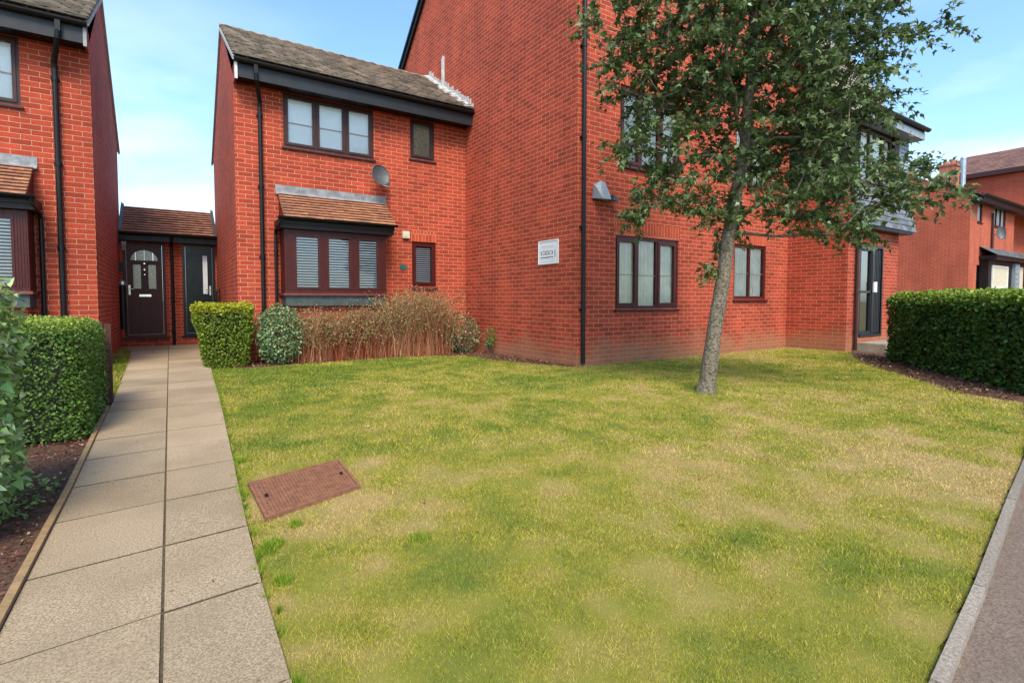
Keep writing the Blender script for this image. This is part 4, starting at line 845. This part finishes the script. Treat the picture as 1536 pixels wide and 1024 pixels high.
# stepped mortar flashing where the house roof meets the block's side wall, and the pale streak above it
b = MB(bo); yy = 9.56
while yy < 12.3:
    st = random.uniform(.07,.13); zz = 4.97+(yy-9.53)*RP; z2 = 4.97+(yy+st-9.53)*RP if yy < 11.8 else None
    if yy+st > 11.8: break
    hh = random.uniform(.07,.15); wd = random.uniform(.12,.26)
    b.hexa([Vector(p) for p in ((XB-wd,yy,zz+.02),(XB-.001,yy,zz+.02),(XB-.001,yy+st,z2+.02),(XB-wd,yy+st,z2+.02),(XB-wd,yy,zz+.042),(XB-.001,yy,zz+.05+hh*.3),(XB-.001,yy+st,z2+.05+hh*.3),(XB-wd,yy+st,z2+.042))])
    b.box(0,st,0,hh+.04,0.001,.02+random.uniform(0,.012),F((XB,yy,zz+.03),(0,1,0),(0,0,1),(-1,0,0)))
    yy += st-.004
b.build('mortar_flashing', M['white'], blk)
b = MB(bo); b.tube([(XB-.03,10.92,5.86),(XB-.03,10.92,6.52),(XB-.028,10.90,6.60)], [.045,.045,.03], 8); b.build('vent_pipe', M['white'], blk)
# projecting wing
b = MB(bo); wf = F((XR, YW, 0), (1,0,0), (0,0,1), (0,-1,0)); WR = 13.94
DH = (.53,1.66,.27,2.23)
wall_holes(b, wf, 0, WR-XR, -.06, 2.62, [DH], .10)
b.face([(XR,YW,-.06),(XR,YW,3.36),(XR,YB,3.36),(XR,YB,-.06)]); b.face([(WR,YW,-.06),(WR,9,-.06),(WR,9,3.4),(WR,YW,3.4)]); b.face([(XR,YW,2.62),(WR,YW,2.62),(WR,YW+.002,3.4),(XR,YW+.002,3.4)])
wing = b.build('wing_wall', M['brick_block'], blk)
lintel(blk, bo, wf, DH[0]-.02, DH[1]+.25, 2.235, 2.46)
b = MB(bo); b.box(-.012,.11,-.02,2.6,-.01,.004,wf) if False else None
# corner drainpipe of the wing
b.v = []; b = MB(bo); b.tube([(XR+.30,4.98,2.55),(XR+.30,4.98,.01)], .034, 12)
for z in (2.2,1.2,.4): b.tube([(XR+.30,4.98,z-.03),(XR+.30,4.98,z+.03)], .041, 12)
b.build('downpipe', M['brown'], wing)
# glazed entrance door of the wing
b = MB(bo); u0,u1,v0,v1 = DH; w_ = -.03
b.box(u0,u0+.05,v0,v1,-.10,w_+.03,wf); b.box(u1-.05,u1,v0,v1,-.10,w_+.03,wf); b.box(u0+.05,u1-.05,v1-.06,v1,-.10,w_+.03,wf); b.box(u0+.05,u1-.05,v0,v0+.05,-.10,w_+.05,wf)
mu = u0+.66; b.box(mu-.05,mu+.05,v0+.05,v1-.06,-.10,w_+.03,wf); b.box(u0+.05,mu-.05,1.20,1.25,-.08,w_+.02,wf)
dfr = b.build('door_frame', M['slateblack'], wing, bevel=.004)
b = MB(bo)
for q in ((u0+.05,u0+.09),(mu-.09,mu-.05)): b.box(q[0],q[1],v0+.05,v1-.06,-.07,w_+.02,wf)
b.box(u0+.09,mu-.09,v0+.05,v0+.11,-.07,w_+.02,wf); b.box(u0+.09,mu-.09,v1-.13,v1-.06,-.07,w_+.02,wf)
for k in range(5): b.box(mu+.06+k*.075,mu+.11+k*.075,v0+.06,v1-.08,-.08,w_+.005,wf)
b.build('door_panel', M['fascia'], dfr) if False else b.build('door_leaf', M['fascia'], wing, bevel=.003)
b = MB(bo); b.face([wf(u0+.09,v0+.11,-.05),wf(mu-.09,v0+.11,-.05),wf(mu-.09,v1-.13,-.05),wf(u0+.09,v1-.13,-.05)]); b.build('door_glass', M['panedark'], wing)
b = MB(bo); b.face([wf(u0,v0,-.3),wf(u1,v0,-.3),wf(u1,v1,-.3),wf(u0,v1,-.3)]); b.build('room_dark_sheet', M['room'], wing)  # black sheet standing in for the unlit hall behind the door
b = MB(bo); b.tube([wf(mu+.02,1.22,w_+.05),wf(mu+.02,1.44,w_+.05)], .045, 10); b.build('door_handle', M['whitep'], wing)
b = MB(bo); b.box(.45,1.95,-.05,.16,.005,.55,wf); b.build('doorstep', M['concrete'], wing, bevel=.01)
# upper floor: slate skirt, dark side cladding, window, siding, boxed eave
b = MB(bo)
k = 0
z = 3.34
XC = 14.30; 
b.box(0,XC-XR,2.58,3.5,-1.2,-.02,wf) if False else None
while z < 4.70:
    z2 = min(z+.11, 4.70)
    b.hexa([Vector((XR-.012,YW-.0,z)),Vector((XR-.004,YW-.0,z)),Vector((XR-.004,YB,z)),Vector((XR-.012,YB,z)),Vector((XR-.034,YW,z)),Vector((XR-.004,YW,z2)),Vector((XR-.004,YB,z2)),Vector((XR-.034,YB,z))], t=random.random())
    b.hexa([Vector((XR-.034,YW,z)),Vector((XR-.004,YW,z)),Vector((XR-.004,YB,z)),Vector((XR-.034,YB,z)),Vector((XR-.014,YW,z2)),Vector((XR-.004,YW,z2)),Vector((XR-.004,YB,z2)),Vector((XR-.014,YB,z2))], t=random.random()); z = z2
b.build('dark_cladding', M['clad'], wing)
b = MB(bo); UW = (.42,1.95,3.50,4.62)
wall_holes(b, wf, .0, XC-XR, 3.36, 4.80, [UW], .06); b.face([(XC,YW,2.9),(XC,9,2.9),(XC,9,4.8),(XC,YW,4.8)]); b.face([(XR,YW,3.36),(XR,YW,4.8),(XR,9,4.8),(XR,9,3.36)])
b.build('upper_wall', M['clad'], wing)
window(blk, bo, wf, *UW, (.30,.70), M['brown'], 'curtain', sill=.03, open_=(2,), sfw=.04)
b = MB(bo); x = UW[1]+.02
for k in range(5): b.box(x+.012+k*.045,x+.045+k*.045,3.46,4.68,.002,.03,wf)
b.build('window_stile', M['brown'], wing)
b = MB(bo); z = 3.40
while z < 4.70:
    b.hexa([wf(2.26,z,.002),wf(XC-XR,z,.002),wf(XC-XR,z,.024),wf(2.26,z,.024),wf(2.26,z+.088,.002),wf(XC-XR,z+.088,.002),wf(XC-XR,z+.088,.006),wf(2.26,z+.088,.006)]); z += .09
b.box(2.225,2.26,3.38,4.70,.002,.034,wf)
b.build('siding', M['siding'], wing)
b = MB(bo); tiles(b, (XR+.02,4.83,2.60), (1,0,0), (0,.19,.86), XC-XR-.02, .88, .25, .125, th=.012, jit=.003, lift=.02); b.build('slate_skirt', M['slate'], wing)
b = MB(bo); b.box(.02,WR-XR+.16,2.52,2.585,.002,.21,wf); b.build('skirt_trim', M['black'], wing)
b = MB(bo); b.face([(XC,4.83,2.6),(XC,5.04,2.6),(XC,5.04,3.46)]); b.face([(WR,YW,2.59),(XC,YW,2.59),(XC,4.83,2.59),(WR,4.83,2.59)]); b.face([(XC,5.03,2.59),(XC,9,2.59),(XC,9,3.3),(XC,5.03,3.3)]); b.build('skirt_cheek', M['slate'], wing)
b = MB(bo)
b.box(-.3+.31,XC-XR+.05,4.66,4.70,.001,.30,wf); b.box(.01,XC-XR+.05,4.70,4.80,.26,.30,wf); b.box(XC-XR+.02,XC-XR+.05,4.70,4.80,-.9,.26,wf)
ev = b.build('boxed_eave', M['siding'], wing)
b = MB(bo); b.box(0.0,XC-XR+.02,4.80,4.86,-1.0,.30,wf); b.build('flat_roof', M['black'], ev)
gutter(ev, bo, (XR+.0,4.70,4.90), (XC+.13,4.70,4.90), M['fascia'], .06)
b = MB(bo); tiles(b, (XR+.01,5.05,4.88), (1,0,0), (0,1.25,2.3), XC-XR-.3, 2.6, .25, .12, th=.012, jit=.006)
b.face([(XC-.29,5.05,4.88),(XC-.29,8.5,4.88),(XC-.29,6.3,7.18)]); b.face([(XR+.01,6.3,7.18),(XC-.29,6.3,7.18),(XC-.29,8.5,4.88),(XR+.01,8.5,4.88)])
b.build('mansard', M['mosstile'], wing)

# ================================================================== THINGS FIXED TO THE WALLS
so_ = Vector((XB-.01,6.98,1.86)); sg = thing('wall_sign', so_, 'small white rectangular sign with dark lettering on the side wall of the block', 'sign')
sf = F((XB,7.26,1.66), (0,-1,0), (0,0,1), (-1,0,0)); sw, sh = .55, .40
b = MB(so_); b.box(0,sw,0,sh,.003,.014,sf); b.build('board', M['signw'], sg, bevel=.002)
b = MB(so_)
for q in ((.0,sw,0,.014),(.0,sw,sh-.014,sh),(0,.014,.014,sh-.014),(sw-.014,sw,.014,sh-.014)): b.box(*q,.014,.020,sf)
b.build('frame', M['whitep'], sg)
b = MB(so_)
for q in ((.03,sw-.03,.030,.034),(.03,sw-.03,sh-.038,sh-.034),(.03,.034,.034,sh-.038),(sw-.034,sw-.03,.034,sh-.038)): b.box(*q,.014,.0155,sf)
for v in (.30,.275): b.box(.08,sw-.10,v,v+.003,.014,.0152,sf)
b.build('inner_border', M['signg'], sg)
b = MB(so_); rr = random.Random(4)                       # the weathered, no longer legible lettering, mark for mark
cols_ = [.075,.13,.18,.225,.27,.32,.375,.455]
for r_, v in enumerate((.195,.155,.105)):
    for ci, u in enumerate(cols_):
        wv = .030 if ci < 7 else .016
        if ci == 7: b.box(u,u+.016,v-(.015 if r_ < 2 else 0),v+.03,.014,.016,sf); continue
        if r_ == 2: b.box(u-.004,u+wv+.006,v,v+.016,.014,.016,sf); continue
        b.box(u,u+.009,v,v+.030,.014,.016,sf); b.box(u+.009,u+wv,v+(.022 if (ci+r_)%2 else .0),v+(.030 if (ci+r_)%2 else .009),.014,.016,sf)
        if (ci*3+r_)%4: b.box(u+wv-.009,u+wv,v+(.012 if ci%2 else .0),v+(.022 if (ci+r_)%2 else .018)+.004,.0142,.0162,sf)
b.build('lettering', M['signd'], sg)
b = MB(so_)
for k in range(15):
    u = .07+k*.028; b.box(u,u+(.004 if k%3 else .012),.068,.068+rr.uniform(.010,.020),.014,.0155,sf)
b.build('small_lettering', M['signg'], sg)

def sat_dish(loc, nrm, rx, ry, label, m, arm, wall_pt):
    root = thing('satellite_dish', loc, label, 'satellite dish'); c = Vector(loc); n = Vector(nrm).normalized(); u = n.cross(Vector((0,0,1))).normalized(); v = u.cross(n)
    b = MB(loc); K = 28; J = 5; dep = .05
    rings = [[c + (u*math.cos(2*math.pi*k/K)*rx + v*math.sin(2*math.pi*k/K)*ry)*(j/J) + n*(dep*(j/J)**2-dep) for k in range(K)] for j in range(J+1)]
    for j in range(J):
        for k in range(K):
            q = [rings[j][k],rings[j+1][k],rings[j+1][(k+1)%K],rings[j][(k+1)%K]]; b.face(q if j else [q[0],q[1],q[2]]); b.face([p-n*.006 for p in reversed(q)] if j else [p-n*.006 for p in (q[2],q[1],q[0])])
    b.tube([rings[J][k] for k in range(K)]+[rings[J][0]], .008, 6)
    b.build('reflector', m, root)
    b = MB(loc); w_ = Vector(wall_pt); b.tube([w_, c-n*.10-v*.02, c-n*dep], .016, 8); b.tube([w_+(c-w_).normalized()*.0, w_+(c-w_).normalized()*.02], .05, 8); b.build('bracket', M['dishl'], root)
    a = Vector(arm); b = MB(loc); b.tube([c-v*ry*.95-n*.02, a], .010, 6); b.build('arm', M['dishl'], root); b = MB(loc); b.tube([a-n*.03, a+(c-a).normalized()*.08], .026, 10); b.build('receiver', M['dish'], root)
sat_dish((3.40,9.66,3.42), (.15,-1,.22), .18, .20, 'dark grey round satellite dish on the centre house above the bay roof', M['dish'], (3.56,9.58,3.20), (3.52,YC-.002,3.36))
fo3 = Vector((5.86,YB,2.78)); fl3 = thing('security_floodlight', fo3, 'chunky grey wedge-shaped floodlight with side sensor beside the block corner drainpipe', 'floodlight')
b = MB(fo3); wy = YB-.012
Pt = dict(a=(5.68,wy,2.68), b=(5.70,wy-.05,2.87), c=(5.80,wy-.07,2.96), d=(5.86,wy-.09,2.94), e=(6.02,wy-.03,2.80), f=(5.99,wy-.05,2.66), g=(5.86,wy-.24,2.64), h=(5.74,wy-.20,2.645), a2=(5.70,wy,2.90), c2=(5.82,wy,2.95), e2=(6.03,wy,2.82), f2=(6.0,wy,2.65))
for q in ('abh','bch','cdgh','deg','efg','abzz'):
    if 'z' in q: continue
    b.face([Pt[k] for k in q])
b.face([Pt['a'],Pt['a2'],Pt['b']]); b.face([Pt['a2'],Pt['c2'],Pt['c'],Pt['b']]); b.face([Pt['c2'],Pt['e2'],Pt['e'],Pt['d'],Pt['c']]); b.face([Pt['e2'],Pt['f2'],Pt['f'],Pt['e']]); b.face([Pt['a'],Pt['h'],Pt['g'],Pt['f'],Pt['f2']])
b.build('housing', M['dishl'], fl3)
b = MB(fo3); b.tube([Vector(Pt['c']), Vector(Pt['h'])], .006, 6); b.build('rib', M['steel'], fl3)
b = MB(fo3); b.tube([Vector(Pt['d']), Vector(Pt['g'])], .007, 6); b.build('rib', M['steel'], fl3)
b = MB(fo3); b.hexa([Vector(p) for p in ((6.0,wy-.16,2.655),(6.15,wy-.13,2.665),(6.15,wy-.03,2.665),(6.0,wy-.03,2.655),(6.0,wy-.16,2.745),(6.15,wy-.12,2.715),(6.15,wy-.03,2.72),(6.0,wy-.03,2.75))]); b.build('sensor', M['dish'], fl3, bevel=.01)
b = MB(fo3); b.box(5.72,5.98,2.66,2.90,-YB+.001,-YB+.014); b.build('back_plate', M['black'], fl3)
ao = Vector((3.99,YC,2.36)); al = thing('alarm_box', ao, 'cream alarm box on the brick left of the small lower window lintel', 'alarm box')
b = MB(ao); b.box(3.915,4.06,2.29,2.43,-YC+.001,-YC+.06); b.build('casing', M['cream'], al, bevel=.012); b = MB(ao); b.box(3.94,4.035,2.315,2.40,-YC+.06,-YC+.066); b.build('cover', M['cream'], al, bevel=.003)
ho = Vector((3.94,YC,1.72)); hp = thing('house_plaque', ho, 'small dark green plaque on the brick left of the small lower window', 'plaque')
b = MB(ho); b.tube([(3.92,YC-.001,1.715),(3.92,YC-.02,1.715)], .055, 14); b.tube([(3.98,YC-.001,1.71),(3.98,YC-.018,1.71)], .04, 12); b.build('plate', M['greenp'], hp)

# fence end behind the left hedge
fo_ = Vector((-.53,6.6,0)); fn = thing('timber_fence', fo_, 'dark reddish brown timber fence end between the clipped hedge and the path', 'fence')
b = MB(fo_); b.box(-.560,-.505,-.02,.81,-6.66,-6.60); b.build('post', M['fence'], fn, bevel=.004)
b = MB(fo_); b.box(-.640,-.575,-.02,.83,-6.70,-6.655); b.build('post', M['fence'], fn, bevel=.004)
b = MB(fo_)
for k in range(18): b.box(-2.5+k*.105,-2.5+k*.105+.098,.03,.78+random.uniform(-.005,.005),-6.655,-6.64)
b.build('boards', M['fence'], fn)
b = MB(fo_)
for z in (.2,.62): b.box(-2.5,-.56,z,z+.06,-6.69,-6.657)
b.build('rail', M['fence'], fn)

# ================================================================== NEIGHBOUR HOUSES ON THE RIGHT
nx, ny = 24.24, 6.561; no_ = Vector((27,ny,0)); nh = thing('neighbour_house', no_, 'red brick neighbour house seen above the broad hedge on the right', 'house')
nf = F((nx,ny,0),(1,0,0),(0,0,1),(0,-1,0)); NW = 5.3
holes = [(.75,1.30,3.95,4.78),(2.55,4.15,3.95,4.80),(.85,1.35,.95,2.36)]
b = MB(no_); wall_holes(b, nf, 0, NW, -.05, 4.86, holes, .1); kz = .572
b.face([(nx,ny,-.05),(nx,ny,4.86),(nx,11.2,4.86+(11.2-ny)*kz),(nx,16,4.86+(11.2-ny)*kz-(16-11.2)*kz),(nx,16,-.05)])
b.face([(nx+NW,ny,-.05),(nx+NW,ny+.6,-.05),(nx+NW,ny+.6,4.86),(nx+NW,ny,4.86)]); b.face([(nx+NW,ny+.6,-.05),(nx+14,ny+.6,-.05),(nx+14,ny+.6,4.86),(nx+NW,ny+.6,4.86)])
b.build('wall', M['brick_far'], nh)
b = MB(no_); tiles(b, (nx-.08,ny-.35,4.86-.35*kz+.12), (1,0,0), (0,1,kz), 13, 5.0*math.hypot(1,kz), .33, .2, th=.03); b.build('roof', M['fartile'], nh)
b = MB(no_); b.box(0.02,13,4.58,4.80,.30,.34,nf); b.box(.02,13,4.62,4.66,0,.30,nf); b.box(0,.04,4.5,4.86,-.0,.34,nf); b.build('fascia', M['black'], nh); gutter(nh, no_, (nx,ny-.40,4.83), (nx+13,ny-.40,4.83), M['fascia'], .06)
for h, dv, back in ((holes[0],(),'roller'),(holes[1],(.33,.67),'roller'),(holes[2],(),'obscure')):
    window(nh, no_, nf, h[0],h[1],h[2],h[3], dv, M['brown'], back, sill=.04, inset=.04)
b = MB(no_); b.tube([(nx+2.35,ny-.05,4.4),(nx+2.35,ny-.05,2.9)], .035, 8); b.build('downpipe', M['brown'], nh)
# bay canopy of the neighbour
b = MB(no_); tiles(b, (25.3,6.02,2.70), (1,0,0), (0,.53,.36), 6, .64, .3, .14, th=.03); cn = b.build('canopy', M['slate'], nh)
b = MB(no_); b.box(25.3,31.3,2.56,2.70,-6.555,-6.05); b.build('canopy_fascia', M['black'], cn)
b = MB(no_); b.box(25.42,31.3,-.05,2.56,-6.556,-6.3); b.build('bay_wall', M['brownfascia'], cn)
b = MB(no_); b.box(25.80,27.60,1.0,2.30,-6.299,-6.27); b.build('pale_window', M['cream'], cn)
for q in ((25.74,27.66,.94,1.0),(25.74,27.66,2.30,2.36),(25.74,25.80,1.0,2.30),(27.60,27.66,1.0,2.30),(25.80,27.60,1.50,1.56)):
    b = MB(no_); b.box(*q,-6.29,-6.25); b.build('bay_frame', M['whitep'], cn)
b = MB(no_); b.box(28.3,28.9,.6,2.5,-6.299,-6.2)
for k in range(9): b.box(28.32,28.88,.7+k*.2,.86+k*.2,-6.2,-6.18)
b.build('shutter', M['siding'], cn)
b = MB(no_); b.box(29.0,29.7,1.5,2.4,-6.299,-6.26); b.build('pale_window', M['cream'], cn)
sat_dish((26.75,6.30,3.62), (-.75,-.6,.2), .15, .25, 'small dark satellite dish on the neighbour house under its first floor window', M['dish'], (26.55,6.1,3.4), (26.8,ny-.002,3.6))
# flue + chimney on the neighbour roof
co_ = Vector((31.4,9.3,6.5)); ch = thing('chimney_stack', co_, 'orange brick chimney rising behind the neighbour roof edge', 'chimney')
b = MB(co_); b.box(31,31.7,5.6,7.42,-9.62,-9.05); b.box(30.95,31.75,7.42,7.5,-9.67,-9.0); b.build('stack', M['terracotta'], ch)
b = MB(co_); b.tube([(31.3,9.2,7.5),(31.3,9.2,7.70)], [.11,.10], 10); b.build('chimney_pot', M['terracotta'], ch); b = MB(co_); b.tube([(31.3,9.45,7.5),(31.3,9.45,7.66)], [.11,.10], 10); b.build('chimney_pot', M['terracotta'], ch)
fl = thing('flue_pipe', (31,8.72,6.2), 'silver metal flue pipe beside the orange brick chimney', 'flue')
b = MB((31,8.72,6.2)); b.tube([(31,8.72,5.8),(31,8.72,7.60)], .11, 12); b.build('pipe', M['steel'], fl); b = MB((31,8.72,6.2)); b.tube([(31,8.72,7.60),(31,8.72,7.68)], [.13,.115], 12); b.build('cowl', M['steel'], fl)
# far building
fx = 36; fo2 = Vector((fx,8,0)); fbk = thing('far_house', fo2, 'brick house with a brown tiled hipped roof, furthest right behind the neighbour', 'house')
b = MB(fo2); b.face([(fx,-2,0),(fx,11,0),(fx,11,7.7),(fx,-2,7.7)]); b.face([(fx,11,0),(fx+8,11,0),(fx+8,11,7.7),(fx,11,7.7)]); b.face([(fx+8,11,0),(fx+8,-2,0),(fx+8,-2,7.7),(fx+8,11,7.7)]); b.face([(fx+8,-2,0),(fx,-2,0),(fx,-2,7.7),(fx+8,-2,7.7)]); b.build('wall', M['brick_far'], fbk)
b = MB(fo2)
tiles(b, (fx-.4,10.9,7.72), (0,-1,0), (1,0,.5), 13.3, 3.6, .3, .24, th=.03)
b.face([(fx-.4,10.9,7.72),(fx-.4,11.5,7.72),(fx+2.8,10.9,9.33)]); b.face([(fx-.4,11.5,7.72),(fx+8.4,11.5,7.72),(fx+2.8,10.9,9.33)]); b.face([(fx+2.8,10.9,9.33),(fx+8.4,11.5,7.72),(fx+8.4,-2.4,7.72),(fx+2.8,-2.4,9.33)])
b.build('roof', M['fartile'], fbk)
b = MB(fo2); b.box(fx-.42,fx-.36,7.5,7.72,-11.5,2.4); b.box(fx-.36,fx,7.5,7.54,-11.5,2.4); b.build('fascia', M['brown'], fbk)

# ================================================================== TREES
def grow_tree(name, base, label, trunk, hull, ntarget, seed, leafn, lsize, col, alt, r0, cat='tree', mind=.28, twl=.34):
    """trunk: list of (x,y,z) local points; hull: list of (cx,cy,cz,rx,ry,rz,weight) ellipsoids filled with branch targets"""
    r = np.random.default_rng(seed); root = thing(name, base, label, cat)
    nodes = [np.array(p, float) for p in trunk]; par = [-1]+list(range(len(trunk)-1)); nt0 = len(trunk)
    tg = []; wts = np.array([h[6] for h in hull]); wts = wts/wts.sum(); tries = 0
    while len(tg) < ntarget and tries < 60000:
        tries += 1; h = hull[r.choice(len(hull), p=wts)]; d = r.normal(0,1,3); d /= np.linalg.norm(d); p = np.array(h[:3])+d*np.array(h[3:6])*r.random()**(1/2.2)
        if tg and min(np.linalg.norm(np.array(tg)-p, axis=1)) < mind: continue
        tg.append(p)
    T0 = np.array(trunk[-1]); ax = np.array(trunk)
    tg.sort(key=lambda p: np.min(np.linalg.norm(ax-p, axis=1)))
    ends = []
    for p in tg:
        A = np.array(nodes); d = np.linalg.norm(A-p, axis=1); below = A[:,2] > p[2]+.12
        cost = d + below*.6 + (np.arange(len(A)) < 3)*5.0; j = int(np.argmin(cost))
        a = A[j]; L_ = np.linalg.norm(p-a); m = max(1, int(L_/.28)); prev = j; side = r.normal(0, .07, 3)
        for k in range(1, m+1):
            t = k/m; q = a+(p-a)*t + side*math.sin(math.pi*t)*L_ + r.normal(0,.012,3); q[2] += .06*math.sin(math.pi*t)*L_
            nodes.append(q); par.append(prev); prev = len(nodes)-1
        ends.append(prev)
    n = len(nodes); cnt = np.zeros(n); 
    for e in ends: cnt[e] += 1
    for i in range(n-1, -1, -1):
        if par[i] >= 0: cnt[par[i]] += max(cnt[i], 0)
    rad = .0045*np.maximum(cnt, 1)**.5; 
    kids = {}
    for i in range(n):
        if par[i] >= 0: kids.setdefault(par[i], []).append(i)
    tb = MB(); tr = [rad_ for rad_ in np.interp(range(nt0), [0, 1, 2, nt0-1], [r0*1.6, r0*1.16, r0, r0*.42])]
    # smooth trunk surface with bark ridges
    tp = [Vector(p) for p in trunk]; fine = []; fr_ = []
    for i in range(len(tp)-1):
        for k in range(6):
            t = k/6; fine.append(tp[i].lerp(tp[i+1], t)); fr_.append((tr[i]*(1-t)+tr[i+1]*t)*(1+random.uniform(-.035,.035)))
    fine.append(tp[-1]); fr_.append(tr[-1]); tb.tube(fine, fr_, 14); trunk_o = tb.build('trunk', M['bark'], root, smooth=True)
    bb = MB(); started = set()
    # chains of branches
    def chain(i, startp, startr):
        pts = [startp]; rs = [startr]
        while True:
            pts.append(Vector(nodes[i])); rs.append(min(max(rad[i], .004), r0*.62)); ks = [k for k in kids.get(i, []) if k >= nt0]
            if not ks: rs[-1] = .003; break
            ks.sort(key=lambda k: -cnt[k])
            for k in ks[1:]: stack.append((k, Vector(nodes[i]), min(rad[k]*1.15, rs[-1])))
            i = ks[0]
        bb.tube(pts, rs, 6 if rs[0] > .012 else 4, cap=False)
    stack = []
    for i in range(nt0, n):
        if par[i] < nt0: stack.append((i, Vector(nodes[par[i]]), min(rad[i]*1.3, r0*.6)))
    while stack: chain(*stack.pop())
    # twigs and leaves around ends
    P=[];D=[]; tips = list(ends)+[i for i in range(nt0, n) if cnt[i] <= 2 and i not in ends and r.random() < .6]
    for e in tips:
        o = nodes[e]; od = o-nodes[par[e]]; od /= max(np.linalg.norm(od), 1e-4)
        for k in range(4 if e in ends else 2):
            d = od*.7+r.normal(0,.75,3); d[2] *= .6; d /= np.linalg.norm(d); ln = twl*r.uniform(.6,1.2); m = leafn
            droop = np.array([0,0,-.22*ln]); q = [o+d*ln*t+droop*t*t for t in (0,.5,1)]
            bb.tube([Vector(x) for x in q], [.003,.0022,.0012], 3, cap=False)
            for j in range(m):
                t = (j+.6)/m; x = o+d*ln*t+droop*t*t + r.normal(0,.022,3); ld = d*.5+r.normal(0,.65,3); ld[2] -= .38; P.append(x); D.append(ld)
    bb.build('branches', M['bark'], root, smooth=True)
    P = np.array(P); D = np.array(D); nn = r.normal(0,.5,(len(P),3)); nn[:,2] += 1.0
    leaves('crown', P, D, nn, r.uniform(.55,1.25,len(P))*lsize, leafcols(len(P), col, r, .55, 1.45, alt, .14), M['leaf'], 'lobed', root)
    return root, len(P)
# crown ellipsoids are given as right (r), away (a), up (z) of the trunk line and turned into world metres
rtv = np.array([.834,-.552,0]); awv = np.array([.552,.834,0])
def H(r_, a_, z_, rx, ry, rz, w_): c = rtv*r_+awv*a_; return (c[0], c[1], z_, max(rx*.834, ry*.6), max(rx*.6, ry*.834), rz, w_)
TB = (5.08,3.67,-.02)
tr_pts = [(0,0,-.02),(.02,-.01,.13),(.09,-.05,.8),(.16,-.10,1.35),(.20,-.12,1.8),(.28,-.16,2.3),(.36,-.20,2.8),(.40,-.20,3.3),(.44,-.24,3.8),(.42,-.22,4.4),(.48,-.24,5.0),(.50,-.26,5.5)]
hull = [H(.35,0,3.9,1.0,1.1,1.0,2.6),H(-.55,.1,3.75,.65,.7,.55,1.4),H(-.95,0,4.15,.5,.5,.35,.6),H(1.25,0,4.0,.75,.9,.85,2.2),H(-.55,0,2.75,.55,.5,.30,.75),H(-.75,.1,2.15,.35,.35,.16,.25),
        H(.95,0,2.95,.8,.9,.5,1.9),H(1.25,-.1,2.25,.75,.8,.32,1.7),H(.45,0,2.15,.45,.4,.25,.6),H(2.05,-.1,2.2,.42,.5,.17,.45),H(1.75,-.1,2.45,.5,.5,.22,.6),H(.3,0,5.0,1.3,1.3,.8,2.0),H(2.0,0,3.4,.25,.3,.15,.12),H(2.4,0,4.1,.3,.3,.12,.10),H(1.5,0,3.2,.45,.5,.35,.6),H(1.3,-.2,1.85,.3,.4,.15,.35),H(-.3,0,2.25,.5,.4,.25,.5),H(.12,0,1.55,.14,.14,.22,.2),H(.2,0,2.0,.25,.25,.3,.5),H(.3,0,2.6,.35,.35,.35,.6)]
tree, nl = grow_tree('broadleaf_tree', TB, 'young leafy tree with a leaning grey trunk standing on the lawn', tr_pts, hull, 410, 71, 22, .073, (.098,.152,.048), (.27,.34,.16), .080, mind=.24)

grow_tree('distant_tree', (38.5,12.2,0), 'small distant tree top showing left of the orange chimney', [(0,0,0),(.1,0,3),(.1,.1,6),(.1,.1,8.0)], [(.0,.0,8.9,1.0,1.0,.5,1),(-.6,.5,9.1,.6,.6,.35,1)], 16, 72, 8, .30, (.10,.15,.06), (.2,.25,.1), .12, mind=.3, twl=.8)
